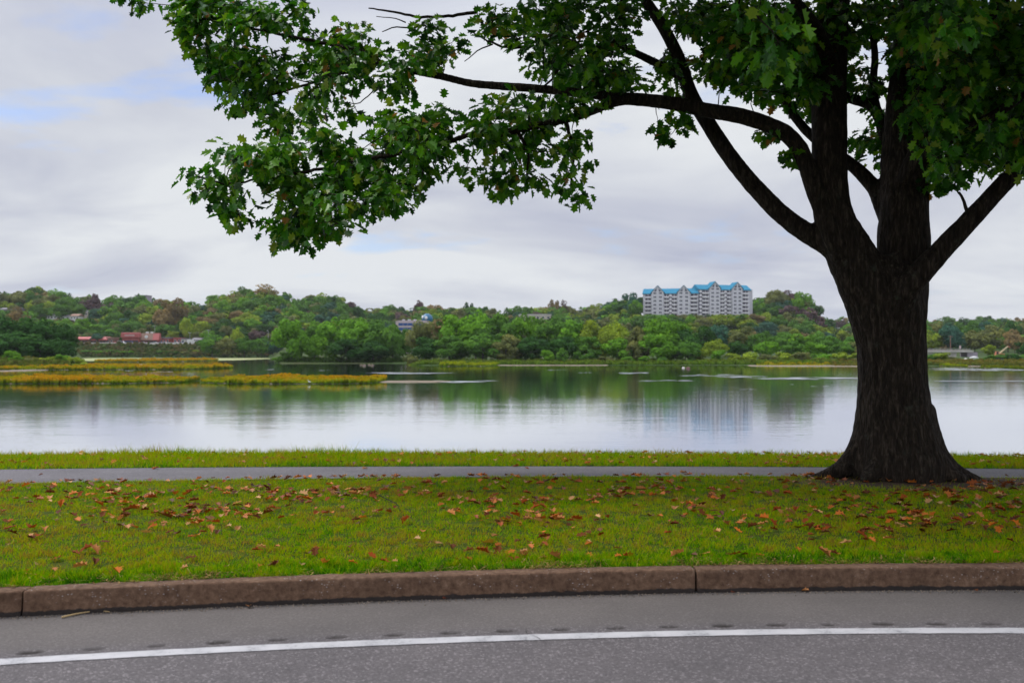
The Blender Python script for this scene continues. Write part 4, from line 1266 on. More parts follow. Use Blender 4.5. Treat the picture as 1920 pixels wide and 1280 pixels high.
def car(px, Y, colr, label, kind='car', L=4.5, cat='car'):
    o = link('parked_' + kind, None, None, ((px - CX) / FPX * Y, Y, terr(px, Y) + .02))
    tag(o, label, cat, 'vehicles in the car park across the river')
    h = {'car': .85, 'van': 1.1, 'truck': 1.0}[kind]
    b = [(-L / 2, .3), (L / 2, .3), (L / 2, h * .85), (L / 2 - .25, h), (-L / 2 + .2, h), (-L / 2, h * .9)]
    MB().prism(b, -.9, .9).build('body', car_mat(colr), o)
    if kind == 'car': cab = [(-L * .36, h + .003), (L * .27, h + .003), (L * .12, 1.45), (-L * .24, 1.45)]
    elif kind == 'van': cab = [(-L * .5, h + .003), (L * .36, h + .003), (L * .22, 2.2), (-L * .5, 2.2)]
    else: cab = [(L * .12, h + .003), (L * .42, h + .003), (L * .38, 2.1), (L * .12, 2.1)]
    g = MB().prism(cab, -.78, .78).build('cabin', car_mat(colr), o)
    u0, u1 = min(u for u, z in cab) + .35, max(u for u, z in cab) - .45
    zt = cab[2][1]
    if kind != 'truck':
        MB().box(u0, (u0 + u1) / 2 - .05, -.80, -.783, h + .08, zt - .12).build('side_window', M['dark_glass'], g)
        MB().box((u0 + u1) / 2 + .05, u1, -.80, -.783, h + .08, zt - .12).build('side_window', M['dark_glass'], g)
    else:
        MB().box(-L / 2, L * .1, -1.1, 1.1, h + .003, 3.0).build('cargo_box', M['white_paint'], o)
    for sx in (-.31, .31):
        for y in (-.92, .72):
            MB().cyl((L * sx, y, .32), (L * sx, y + .2, .32), .32, .32, 12).build('wheel', M['tyre'], o)


WH, DK, RD_, BL, SV = (.6, .6, .6), (.03, .035, .06), (.45, .06, .03), (.04, .08, .22), (.35, .36, .38)
car(213.5, 612, RD_, 'orange-red hatchback at the left end of the parked row', L=3.6)
car(229, 611, WH, 'white car parked in front of the left red shop', L=4.6)
car(228, 622, WH, 'tall white van behind the white car at the left red shop', 'van', 4.6, 'van')
car(243, 626, BL, 'blue van beside the fascia of the left red shop', 'van', 5.0, 'van')
car(260, 611, DK, 'dark saloon parked between the two red shops')
car(268.5, 616, WH, 'white car nosing past the dark saloon')
car(276, 611, RD_, 'red car in front of the emblem shop')
car(290, 611, SV, 'silver car at the right end of the emblem shop')
car(300, 613, BL, 'dark blue car before the plain red shop', L=4.2)
car(309, 616, WH, 'white car behind the dark blue one')
car(317, 611, DK, 'dark car right of the plain red shop', L=4.3)
car(330, 612, WH, 'white saloon before the small bright red shop')
car(341, 611, BL, 'blue saloon before the narrow grey shop')
car(351, 614, DK, 'dark car just left of the white box truck', L=4.2)
car(360, 611, WH, 'white box truck near the right end of the car park', 'truck', 5.6, 'truck')
car(374, 611, DK, 'dark car at the right end of the parked row', L=4.4)


def lamp(px, top_p, Y, label, heads=1):
    o = link('lamp_post', None, None, ((px - CX) / FPX * Y, Y, terr(px, Y)))
    tag(o, label, 'lamp post', 'lamp posts around the car park')
    zt = CH - (top_p - HY) / FPX * Y - o.location.z
    MB().cyl((0, 0, -.3), (0, 0, zt), .16, .10, 8).build('pole', M['steel'], o)
    for k in range(heads):
        s = 1 if k else -1
        MB().prism([(s * .1 - .3, zt), (s * .1 + .3, zt), (s * 1.0 + .35, zt + .25), (s * 1.0 - .35, zt + .25)] , -.35, .35).build('lamp_head', M['white_paint'], o)
lamp(290, 611, 650, 'tall lamp post with pale head behind the emblem shop', 2)
lamp(356, 624, 618, 'lamp post with white twin heads right of the small red shop', 2)
lamp(391, 619, 620, 'lamp post above the hedge right of the car park', 2)
lamp(503, 620, 618, 'lamp post beside the bright clump left of the middle trees', 1)

# bridge on the right
Yb_ = 480
br = link('bridge', None, None, (at(1775, 655, Yb_).x, Yb_, WATER_Z))
tag(br, 'low grey concrete bridge on flared piers at the far right bank', 'bridge')
def zb(p): return CH - (p - HY) / FPX * Yb_ - WATER_Z
def xb(p): return (p - 1775) / FPX * Yb_
MB().box(xb(1600), xb(1825), 0, 8, zb(660.3), zb(656.8)).build('deck', M['concrete'], br)
MB().box(xb(1600), xb(1818), -.05, .35, zb(656.8) + .003, zb(655.6)).build('parapet', M['pink_concrete'], br)
for k in range(15):
    xp = xb(1722 + k * 7)
    MB().box(xp - .06, xp + .06, 0.5, .62, zb(656.8), zb(653.6)).build('railing_post', M['steel'], br)
MB().box(xb(1600), xb(1820), .53, .59, zb(653.8), zb(653.3)).build('rail', M['steel'], br)
for p in (1700, 1742, 1787):
    MB().prism([(xb(p) - 1.2, -1), (xb(p) + 1.2, -1), (xb(p + 9), zb(660.3) - .003), (xb(p - 9), zb(660.3) - .003)], 1, 7).build('pier', M['concrete'], br)
MB().box(xb(1815), xb(1834), .5, 8.5, -1, zb(660.3) - .003).build('abutment', M['purple_wall'], br)
pole = link('utility_pole', None, None, (at(1782, 655, 490).x, 490, WATER_Z + 3))
tag(pole, 'thin brown utility pole standing before the dark tree by the bridge', 'pole')
MB().cyl((0, 0, 0), (0, 0, CH - (629 - HY) / FPX * 490 - pole.location.z), .22, .15, 8).build('shaft', M['brick'], pole)
MB().box(-1.0, 1.0, -.1, .1, CH - (631 - HY) / FPX * 490 - pole.location.z - .1, CH - (631 - HY) / FPX * 490 - pole.location.z + .12).build('crossarm', M['brick'], pole)
sg = link('road_sign', None, None, (at(1801, 655, 483).x, 483.5, WATER_Z + zb(656.8)))
tag(sg, 'small pinkish sign on a post at the right end of the bridge', 'sign')
MB().cyl((0, 0, -.1), (0, 0, 2.0), .08, .08, 8).build('post', M['steel'], sg)
MB().box(-.42, .42, -.12, -.07, .9, 2.3).build('sign_panel', M['pink_concrete'], sg)

# excavator-like machine on the right bank
ex = link('excavator', None, None, (at(1873, 668, 420).x, 420, terr(1873, 420) + .3))
tag(ex, 'orange digger with pale arm raised to the right among the far right bushes', 'excavator')
M['digger'] = plain('faded_orange_paint', (0.42, 0.15, 0.08), 0.5, 0.15, 0.8)
M['boom'] = plain('pale_boom_paint', (0.42, 0.34, 0.20), 0.5, 0.1, 0.8)
MB().box(-1.6, 1.6, -1.3, -.5, -.6, .6).box(-1.6, 1.6, .5, 1.3, -.6, .6).build('track', M['tyre'], ex)
bd = MB().box(-1.4, 1.9, -1.2, 1.2, .7, 1.9).build('body', M['digger'], ex)
MB().prism([(-1.9, .72), (-.5, .72), (-.6, 2.8), (-1.7, 2.8)], -1.25, -.1).build('cab', M['digger'], ex)
MB().box(-1.6, -.8, -1.29, -1.253, 1.7, 2.6).build('cab_window', M['dark_glass'], ex)
MB().cyl((.3, .3, 1.9), (3.9, .3, 4.9), .35, .28, 6).build('boom', M['boom'], ex)
MB().cyl((3.9, .3, 4.9), (4.9, .3, 4.2), .25, .18, 6).build('arm', M['digger'], ex)

# pale boat and rocks below the bridge
bt = link('rowing_boat', None, None, (at(1826, 671, 400).x, 400, terr(1826, 400) + .2))
tag(bt, 'pale upturned boat on the bank just right of the bridge piers', 'boat')
V, T, Q = tube([(-1.8 + i * .4, 0, .35) for i in range(10)], [.1 + .55 * math.sin(math.pi * (i + .5) / 10) for i in range(10)], 10)
V = np.array(V); V[:, 2] = np.maximum(V[:, 2], .15) * 1.1
mb = MB(); mb.add(V, T, Q); mb.build('hull', M['white_paint'], bt, smooth=True)
MB().box(-1.6, 1.6, -.05, .05, .95, 1.08).build('keel', M['steel'], bt)


def rock(px, py, Y, r, label, mat='concrete', group=None, z=None):
    mb = MB().ball((0, 0, 0), (r, r * .8, r * .62), 10, 7)
    V = mb.V[0]
    nz = np.array([noise.noise(Vector(v) * (1.6 / r) + Vector((px, 0, 0))) for v in V])
    mb.V[0] = V * (1 + .35 * nz)[:, None]
    o = mb.build('boulder', M[mat], None, loc=((px - CX) / FPX * Y, Y, (terr(px, Y) if z is None else z) + r * .2))
    tag(o, label, 'boulder', group)
RG = 'pale boulders below the bridge'
rock(1811, 674, 380, .9, 'pale boulder nearest the pier below the bridge', group=RG)
rock(1816, 676, 372, .8, 'darker boulder in the middle of the pile below the bridge', 'purple_wall', group=RG)
rock(1822, 677, 368, .9, 'pale boulder lowest of the pile below the bridge', group=RG)
rock(1828, 674, 380, .7, 'small pale boulder in front of the upturned boat', group=RG)
M['redrock'] = plain('reddish_rock', (0.13, 0.07, 0.06), 0.9, 0.2, 0.6)
rock(1290, 691, 262, .55, 'reddish rock standing in the river off the far shore', 'redrock', z=WATER_Z)
rock(1281, 690, 268, .4, 'small pale rock in the river beside the reddish rock', 'concrete', z=WATER_Z)
for i, (p, y) in enumerate([(677, 684.5), (683, 685.2), (692, 684.2), (698, 685.0)]):
    Yq = (CH - WATER_Z) * FPX / (y - HY)
    rock(p, y, Yq, .42 + .1 * (i % 2), ORD[i] + ' pale rock from the left in the water before the left clump', 'sand', 'rocks in the water before the left clump', WATER_Z)


def egret(px, py, label, flip=1):
    Y = (CH - WATER_Z) * FPX / (py - HY)
    o = link('egret', None, None, ((px - CX) / FPX * Y, Y, WATER_Z + .02))
    tag(o, label, 'bird', 'white wading birds by the marsh islands')
    P = np.array([(-.34, 0, .44, .03), (-.2, 0, .50, .09), (0, 0, .55, .12), (.14, 0, .60, .10), (.22, 0, .70, .05), (.20, 0, .82, .03), (.26, 0, .93, .028), (.32, 0, .98, .045), (.38, 0, .97, .03), (.54, 0, .94, .008)])
    P[:, 0] *= flip
    S = spline(P, .04)
    V, T, Q = tube(S[:, :3], S[:, 3], 10)
    mb = MB(); mb.add(V, T, Q); mb.build('body', M['white_feather'], o, smooth=True)
    for y in (-.05, .05):
        MB().cyl((0, y, .48), (.02 * flip, y, -.2), .014, .01, 6).build('leg', M['tyre'], o)
    o.scale = (.6, .6, .6)
M['white_feather'] = plain('white_feathers', (0.72, 0.72, 0.72), 0.7, 0.04, 3.0)
egret(18, 719.0, 'white wading bird at the left edge, before the near marsh island')
egret(580, 720.0, 'white wading bird before the right-hand marsh island', -1)

# ------------------------------------------------------------------ the big tree
YT = TREE.y
def chain(rows, dflt=0):
    out = []
    for px, py, d, r in rows:
        Y = YT + d
        p = at(px, py, Y)
        out.append((p.x, p.y, p.z, r / FPX * Y))
    return np.array(out)


CH_MAIN = [
    ('trunk', [(1683, 905, 0, 84), (1682, 870, 0, 86), (1680, 840, 0, 80), (1677, 800, 0, 74), (1675, 760, 0, 67), (1673, 700, 0, 62), (1671, 650, 0, 61.5), (1668.5, 600, 0, 64), (1666, 560, 0, 62), (1662, 520, 0, 52), (1658, 480, 0, 34)]),
    ('stem', [(1662, 690, 0, 34), (1652, 620, 0, 50), (1638, 560, 0, 54), (1612, 510, 0, 49), (1584, 455, 0, 43), (1563, 400, 0, 36), (1557, 340, 0, 33), (1556, 250, 0, 33), (1556, 150, .1, 32), (1562, 40, .2, 30), (1570, -80, .3, 27), (1560, -220, .4, 20), (1540, -400, .5, 10)]),
    ('stem', [(1680, 690, .1, 34), (1686, 610, .1, 46), (1691, 550, .1, 48), (1694, 480, .1, 49), (1695, 420, .1, 46), (1697, 350, .15, 44), (1698, 280, .2, 42), (1702, 200, .2, 38), (1712, 100, .2, 35), (1722, 0, .3, 32), (1730, -140, .4, 25), (1735, -320, .5, 16), (1730, -480, .6, 8)]),
    ('limb', [(1580, 480, -.12, 25), (1553, 420, -.15, 21), (1530, 360, -.15, 19), (1513, 310, -.12, 18), (1500, 278, -.1, 18), (1475, 250, -.1, 17.5), (1440, 233, -.1, 17), (1390, 217, -.1, 17), (1330, 207, 0, 16), (1260, 193, .1, 15), (1200, 186, .2, 14), (1165, 184, .2, 13), (1110, 176, .3, 10.5), (1000, 165, .5, 9.5), (930, 160, .6, 9), (880, 155, .7, 8.5), (830, 143, .8, 8), (770, 132, .9, 7), (715, 118, 1, 5.5)]),
    ('limb', [(1175, 185, .2, 12), (1140, 195, .1, 10.5), (1090, 215, 0, 9.5), (1040, 228, -.1, 9), (980, 240, -.2, 8.5), (930, 252, -.3, 8), (890, 250, -.35, 7), (850, 262, -.4, 6), (780, 280, -.5, 5)]),
    ('limb', [(1605, 505, 0, 26), (1575, 476, .02, 25), (1545, 455, .05, 23), (1500, 428, .15, 21), (1460, 396, .25, 20), (1420, 355, .35, 19), (1390, 320, .42, 18), (1360, 280, .5, 17.5), (1325, 225, .6, 16.5), (1300, 185, .65, 15.5), (1285, 145, .7, 15), (1272, 105, .75, 14), (1250, 60, .8, 13), (1225, 20, .85, 12), (1190, -30, .9, 10), (1100, -140, 1.2, 6)]),
    ('limb', [(1290, 152, .7, 11), (1255, 130, .75, 10), (1220, 112, .8, 9), (1185, 95, .85, 8), (1155, 80, .9, 7), (1100, 60, 1.0, 5)]),
    ('limb', [(1672, 425, .25, 20), (1654, 385, .3, 17), (1640, 352, .35, 16), (1615, 324, .45, 15), (1590, 302, .55, 13), (1555, 280, .7, 12), (1500, 230, .9, 10), (1450, 150, 1.1, 8), (1400, 60, 1.3, 6)]),
    ('limb', [(1688, 310, .4, 17), (1664, 258, .5, 15), (1648, 214, .6, 13), (1628, 194, .7, 12), (1590, 182, .8, 11), (1540, 165, 1, 9), (1480, 120, 1.2, 6)]),
    ('limb', [(1645, 205, .62, 10), (1638, 160, .7, 9), (1642, 100, .8, 8), (1630, 20, .9, 6)]),
    ('limb', [(1705, 345, -.1, 28), (1738, 258, -.25, 24), (1775, 180, -.4, 21), (1820, 100, -.55, 18), (1880, 0, -.7, 14), (1950, -120, -.9, 9)]),
    ('limb', [(1715, 315, -.2, 16), (1760, 268, -.45, 14), (1810, 245, -.65, 13), (1860, 220, -.8, 12), (1920, 180, -.95, 10), (2050, 120, -1.3, 6)]),
    ('limb', [(1668, 625, -.18, 24), (1690, 560, -.3, 29), (1725, 513, -.4, 26), (1765, 470, -.45, 23), (1800, 433, -.5, 21.5), (1835, 396, -.55, 20), (1870, 358, -.6, 19), (1905, 322, -.65, 18), (1950, 278, -.7, 16), (2020, 200, -.8, 13), (2120, 110, -1, 9), (2260, 30, -1.2, 5)]),
    ('limb', [(1556, 120, 0, 18), (1535, 60, -.7, 15), (1500, 10, -1.8, 12), (1470, -40, -3.2, 9), (1440, -40, -4.6, 5.5)]),
    ('limb', [(1715, 80, 0, 18), (1730, 20, -.9, 15), (1750, -40, -2.2, 11), (1770, -60, -3.8, 6)]),
    ('limb', [(1562, 30, .2, 18), (1540, -40, 1.5, 15), (1500, -80, 3.2, 10), (1450, -110, 5, 6)]),
    ('limb', [(1722, 0, .3, 18), (1760, -60, 1.8, 14), (1800, -100, 3.6, 9), (1830, -120, 5.2, 5)]),
]
chains = [(nm, chain(r)) for nm, r in CH_MAIN]
for ang, ln in [(180, 1.05), (-6, 1.0), (212, .80), (250, .56), (290, .58), (328, .85), (40, .8), (90, .8), (140, .8)]:
    a = math.radians(ang + random.uniform(-6, 6))
    d = np.array([math.cos(a), math.sin(a)])
    rows_ = []
    for r_, h_, rad in [(.22, .85, .20), (.30, .55, .19), (.42, .28, .16), (.60, .10, .12), (.80, .015, .075), (ln, -.05, .035)]:
        rr_ = r_ * ln / .95
        xy = np.array([TREE.x, TREE.y]) + d * rr_
        gz_ = float(ground_z(xy[0], xy[1]))
        rows_.append((xy[0], xy[1], gz_ + h_, rad))
    chains.append(('trunk', np.array(rows_)))
mb = MB()
SK, SKR, SKI = [], [], []
part_of = []
for ci, (nm, c_) in enumerate(chains):
    S = spline(c_, .08)
    if nm == 'limb': S[:, 3] *= .90
    V, T, Q = tube(S[:, :3], np.maximum(S[:, 3], .022), 12)
    mb.add(V, T, Q)
    pid = 0 if nm == 'trunk' else ci
    SK.append(S[:, :3]); SKR.append(S[:, 3]); SKI.append(np.full(len(S), pid))
    part_of.append(nm)
SK, SKR, SKI = np.vstack(SK), np.concatenate(SKR), np.concatenate(SKI)
tmp = bpy.data.objects.new('tmp_skin', mb.mesh('tmp_skin', M['bark']))
col.objects.link(tmp)
md = tmp.modifiers.new('r', 'REMESH'); md.mode = 'VOXEL'; md.voxel_size = 0.024
ms = tmp.modifiers.new('s', 'SMOOTH'); ms.factor = .5; ms.iterations = 5
dg = bpy.context.evaluated_depsgraph_get()
em = bpy.data.meshes.new_from_object(tmp.evaluated_get(dg))
bpy.data.objects.remove(tmp)
nv = len(em.vertices)
V = np.empty(nv * 3, np.float32); em.vertices.foreach_get('co', V); V = V.reshape(-1, 3).astype(float)
NV = np.empty(nv * 3, np.float32); em.vertices.foreach_get('normal', NV); NV = NV.reshape(-1, 3)
lv = np.empty(len(em.loops), np.int32); em.loops.foreach_get('vertex_index', lv)
F = lv.reshape(-1, 4)
bpy.data.meshes.remove(em)
# bark ridges
dsp = np.empty(nv)
for i in range(nv):
    p = V[i]
    w = noise.noise(Vector((p[0] * 3, p[1] * 3, p[2] * 1.2)))
    dsp[i] = noise.noise(Vector((p[0] * 15 + w, p[1] * 15, p[2] * 3.2))) * .6 + noise.noise(Vector((p[0] * 34, p[1] * 34, p[2] * 9))) * .35 + .5 * noise.noise(Vector((p[0] * 5.5, p[1] * 5.5, p[2] * 1.6)))


def nearest(P, offs=None):
    out = np.empty(len(P), int); dd = np.empty(len(P))
    for s in range(0, len(P), 4000):
        d = np.linalg.norm(P[s:s + 4000, None] - SK[None], axis=2)
        if offs is not None: d = d - offs[None]
        out[s:s + 4000] = d.argmin(1); dd[s:s + 4000] = d.min(1)
    return out, dd


nid, _ = nearest(V, SKR)
amp = np.clip(SKR[nid] * .065, .002, .022)
V = V + NV * (dsp * amp)[:, None]
fid = SKI[nid[F]].min(1)
oak = link('oak_tree', None, None, TREE)
tag(oak, 'large dark-trunked oak with a long leafy limb reaching left over the lawn', 'tree')
for pid in np.unique(fid):
    f = F[fid == pid]
    used, inv = np.unique(f.ravel(), return_inverse=True)
    nm = part_of[pid]
    link(nm, np_mesh(nm, V[used] - np.array(TREE), inv.reshape(-1, 4), M['bark'], smooth=True), oak)

# leaf clusters
POLY = [  # polygon in photo pixels, depth offset, depth spread, pixel area per cluster
    ('A', [(255, 0), (300, 14), (332, 36), (348, 62), (352, 132), (398, 142), (405, 165), (396, 208), (430, 216), (450, 212), (474, 184), (492, 236), (520, 246), (545, 252), (556, 224), (588, 238), (604, 190), (640, 180), (664, 156), (692, 138), (706, 98), (700, 62), (660, 47), (620, 48), (600, 22), (570, 0)], 1.1, .55, 420),
    ('A0', [(222, -14), (245, 4), (275, 10), (300, 14), (335, 36), (348, 70), (400, 40), (400, -30), (230, -34)], 1.2, .25, 300),
    ('A2', [(730, 72), (760, 57), (830, 42), (884, 72), (888, 95), (840, 122), (828, 142), (790, 132), (776, 160), (760, 188), (736, 184), (716, 160), (692, 112)], .9, .4, 560),
    ('Bt', [(332, 312), (350, 303), (385, 292), (438, 278), (450, 292), (470, 270), (500, 266), (520, 282), (540, 270), (540, 330), (470, 390), (458, 418), (420, 420), (422, 388), (372, 370), (342, 340)], -.8, .35, 560),
    ('B', [(520, 275), (560, 262), (610, 252), (700, 237), (760, 212), (850, 203), (888, 212), (930, 250), (960, 282), (930, 330), (890, 336), (860, 326), (840, 298), (802, 296), (790, 348), (760, 372), (700, 392), (640, 420), (620, 436), (560, 456), (505, 450), (503, 430), (528, 400), (500, 340)], -.5, .6, 390),
    ('Bx', [(880, 205), (960, 165), (1100, 185), (1090, 285), (1092, 365), (1070, 360), (1042, 376), (1030, 362), (1002, 340), (962, 392), (938, 368), (925, 340), (958, 300)], -.15, .5, 620),
    ('C', [(790, 0), (1225, 0), (1200, 48), (1150, 84), (1182, 138), (1180, 172), (1120, 180), (1100, 185), (1010, 220), (990, 160), (1040, 112), (1000, 100), (950, 72), (890, 22), (850, 20)], .5, 1.0, 400),
    ('C2', [(1180, 60), (1290, 120), (1300, 190), (1230, 185), (1160, 150)], .8, .5, 900),
    ('s1', [(1232, 215), (1262, 205), (1300, 225), (1300, 250), (1262, 262), (1228, 250)], .3, .2, 700),
    ('s2', [(1402, 240), (1440, 236), (1438, 262), (1404, 266)], 0, .15, 700),
    ('s3', [(1484, 284), (1500, 284), (1500, 300), (1486, 300)], -.1, .1, 250),
    ('s4', [(652, 196), (678, 196), (678, 220), (654, 220)], .6, .1, 500),
    ('D1', [(1225, 0), (1290, 58), (1330, 75), (1325, 125), (1335, 150), (1390, 165), (1440, 185), (1480, 195), (1510, 215), (1530, 200), (1590, 165), (1590, 0)], 0.75, .9, 210),
    ('D1f', [(1330, 40), (1480, 40), (1500, 110), (1440, 130), (1340, 120)], -.8, .6, 520),
    ('D2', [(1585, 0), (1700, 0), (1700, 100), (1650, 120), (1650, 240), (1590, 90)], .9, .9, 420),
    ('D3', [(1602, 248), (1655, 240), (1690, 280), (1690, 330), (1655, 330), (1622, 305), (1606, 285)], .9, .4, 520),
    ('D4', [(1690, 0), (1970, 0), (1970, 325), (1915, 300), (1870, 315), (1830, 325), (1780, 345), (1755, 350), (1745, 310), (1725, 250), (1695, 200)], -.1, 1.1, 240),
    ('N1', [(1375, 25), (1480, 25), (1480, 110), (1385, 125)], -4.4, .4, 1500),
    ('N2', [(1700, -20), (1900, -20), (1890, 70), (1750, 85)], -3.6, .6, 1700),
]
CL = []
r = np.random.default_rng(5)
for nm, poly, dy, sp, area in POLY:
    poly = np.array(poly, float)
    x, y = poly[:, 0], poly[:, 1]
    A = abs(np.dot(x, np.roll(y, -1)) - np.dot(y, np.roll(x, -1))) / 2
    n = max(2, int(A / area))
    pts = []
    c0 = poly.mean(0)
    small = A < 4000
    while len(pts) < n:
        p = r.uniform(poly.min(0), poly.max(0), (400, 2))
        p = p[in_poly(p, c0 + (poly - c0) * (1.0 if small else .97))]
        for q in p:
            # gaps: thin out where a low-frequency noise is low
            if not small and nm not in ('D1', 'D4') and noise.noise(Vector((q[0] * .016, q[1] * .016, 3.3))) < -0.22: continue
            pts.append(q)
            if len(pts) >= n: break
    for q in pts:
        d = dy + r.normal(0, sp) * .8
        w = at(q[0], q[1], max(4.5, YT + d))
        CL.append((w.x, w.y, w.z, 1.0 if not small else .6, 1))
# the rest of the crown, above and beside what the frame shows
cc = np.array([TREE.x + .3, TREE.y + .2, 9.0]); rad = np.array([8.4, 8.6, 5.4])
k = 0
while k < 4300:
    d = r.normal(0, 1, 3); d /= np.linalg.norm(d)
    p = cc + d * rad * r.uniform(.25, 1.0) ** .45
    if p[1] > 0.5:
        qx, qy = proj(p)
        if -120 < qx < 2040 and qy > (-100 if p[1] > 8 else -330): continue
    elif p[2] < 5: continue
    if p[0] < TREE.x - 5.5 and r.random() < .6: continue
    if p[2] < 4.0: continue
    CL.append((*p, 1.25, 0)); k += 1
CL = np.array(CL)
# right-hand clusters beyond the frame
# twigs: join every cluster to the nearest wood already there
pool = [SK[SKR < .14]] if (SKR < .14).sum() > 50 else [SK]
pool = np.vstack(pool)
d0 = np.array([np.linalg.norm(pool - c[:3], axis=1).min() for c in CL])
order = np.argsort(d0)
TV, TQ, TT, tn = [], [], [], 0
P_all = np.vstack([pool, np.zeros((len(CL) * 3, 3))]); np_ = len(pool)
cl_dir = np.zeros((len(CL), 3))
for oi in order:
    c = CL[oi, :3]
    dd = np.linalg.norm(P_all[:np_] - c, axis=1)
    j = int(dd.argmin()); a = P_all[j].copy(); L = dd[j]
    if L < .02: continue
    if CL[oi, 4] < .5 and a[1] > 1:
        ax_, ay_ = proj(a)
        if -50 < ax_ < 1250 and ay_ > -30: continue
    mid = (a + c) / 2 + np.array([r.normal(0, .08), r.normal(0, .08), .06 * L + r.normal(0, .04)]) * min(1.5, L)
    S = np.array([a, (a + mid) / 2 + r.normal(0, .02, 3) * L, mid, (mid + c) / 2 + r.normal(0, .03, 3) * L, c])
    r0 = min(.022, .005 + .007 * L)
    V_, T_, Q_ = tube(S, np.linspace(r0, .003, 5), 4)
    TV.append(V_); TQ.append(np.array(Q_) + tn); TT.append(np.array(T_) + tn); tn += len(V_)
    P_all[np_] = mid; P_all[np_ + 1] = (mid + c) / 2; P_all[np_ + 2] = c; np_ += 3
    v = c - mid; cl_dir[oi] = v / (np.linalg.norm(v) + 1e-6)
BARE = [[(895, 22, .8, 3.5), (840, 29, .8, 3), (780, 30, .8, 2.6), (730, 20, .8, 2), (690, 14, .8, 1.2)], [(790, 31, .8, 2), (770, 48, .8, 1.6), (735, 52, .8, 1.2), (715, 60, .8, .9)], [(760, 40, .8, 1.4), (740, 33, .8, 1), (706, 30, .8, .7)],
        [(990, 86, .5, 3.2), (950, 88, .5, 2.6), (915, 76, .5, 1.8), (884, 60, .5, 1)], [(925, 82, .5, 1.6), (895, 95, .5, 1.2), (872, 115, .5, .8)], [(720, 150, .9, 1.6), (690, 180, .9, 1.2), (665, 195, .8, 1), (640, 190, .8, .7)],
        [(1090, 140, .4, 3.5), (1060, 115, .4, 3), (1040, 140, .4, 2.4), (1010, 175, .4, 1.8)], [(1160, 5, .9, 3), (1145, 22, .9, 2.5), (1100, 60, .9, 2)], [(1815, 398, -.5, 4), (1808, 378, -.5, 3), (1800, 360, -.5, 2.4)],
        [(715, 118, 1, 5), (690, 100, 1, 4), (620, 82, 1.05, 3.4), (520, 62, 1.1, 2.8), (420, 42, 1.15, 2.2), (340, 26, 1.2, 1.4)], [(715, 118, 1, 4.5), (680, 125, 1, 3.6), (600, 150, 1.0, 2.8), (500, 180, 1, 2)],
        [(780, 280, -.5, 4.6), (680, 300, -.6, 4), (580, 320, -.7, 3.2), (500, 332, -.8, 2.4), (420, 344, -.8, 1.8), (350, 322, -.8, 1.2)], [(660, 303, -.6, 3), (620, 350, -.6, 2.4), (560, 410, -.6, 1.6)], [(1430, 366, .3, 3), (1400, 330, .2, 1)], [(970, 242, -.2, 4), (990, 290, -.2, 3), (985, 350, -.2, 2)], [(1060, 225, -.1, 4), (1075, 280, 0, 3), (1070, 350, 0, 2)]]
for b_ in BARE:
    S = spline(chain(b_), .06)
    S[:, :3] += r.normal(0, .006, (len(S), 3))
    V_, T_, Q_ = tube(S[:, :3], S[:, 3], 5)
    TV.append(V_); TQ.append(np.array(Q_) + tn); TT.append(np.array(T_) + tn); tn += len(V_)
tw = link('twigs', np_mesh('twigs', np.vstack(TV) - np.array(TREE), [np.vstack(TT), np.vstack(TQ)], M['bark'], smooth=True), oak)
tag(tw, kind='stuff')

# one lobed leaf: midrib along x, lobes either side
LN = [(.0, .0), (.10, .10), (.15, .33), (.33, .20), (.50, .48), (.60, .23), (.80, .35), (.84, .13), (1.0, 0.0)]
LV = [LN[0]] + LN[1:8] + [LN[8]] + [(x, -y) for x, y in LN[1:8]]
LT = [(0, 1, 3), (0, 3, 5), (0, 5, 7), (0, 7, 8), (1, 2, 3), (3, 4, 5), (5, 6, 7)]
LT = LT + [tuple((0 if i == 0 else 8 if i == 8 else i + 8) for i in (a, c_, b_)) for a, b_, c_ in LT]
LV = np.array(LV); LT = np.array(LT)
def leaf_local(fold, droop, curl=0.0):
    z = fold * np.abs(LV[:, 1]) - droop * LV[:, 0] ** 2 + curl * np.abs(LV[:, 1]) ** 2 * np.sin(LV[:, 0] * 5)
    return np.c_[LV, z]
LL = leaf_local(.30, .28)
LLC = np.array([(0, 0, 0), (.45, .34, .06), (1, 0, -.2), (.45, -.34, .06)]); LTC = np.array([(0, 1, 2), (0, 2, 3)])

LP, LA, LNn, LSZ, LTI, LVIS = [], [], [], [], [], []
for ci in range(len(CL)):
    c = CL[ci, :3]; vis = CL[ci, 4] > .5
    n = r.integers(12, 21) if vis else 11
    sz = CL[ci, 3]
    outd = cl_dir[ci]
    for q in range(n):
        o = r.normal(0, 1, 3); o /= np.linalg.norm(o)
        p = c + o * np.array([.24, .24, .15]) * sz * r.uniform(.25, 1.0)
        ax = o * np.array([1, 1, .5]) + outd * .6 + np.array([0, 0, -.45]) + r.normal(0, .35, 3)
        ax /= np.linalg.norm(ax)
        nn = np.array([0, 0, 1.0]) + r.normal(0, .55, 3) + o * .35
        nn -= ax * np.dot(nn, ax); nn /= np.linalg.norm(nn) + 1e-9
        LP.append(p); LA.append(ax); LNn.append(nn)
        LSZ.append((r.uniform(.085, .150) if vis else r.uniform(.20, .30))); LVIS.append(vis)
        LTI.append(np.clip(r.normal(.45, .26), 0, .92) if r.random() > .012 else 1.0)
LP, LA, LNn, LSZ, LTI, LVIS = map(np.array, (LP, LA, LNn, LSZ, LTI, LVIS))
LB_ = np.cross(LNn, LA)
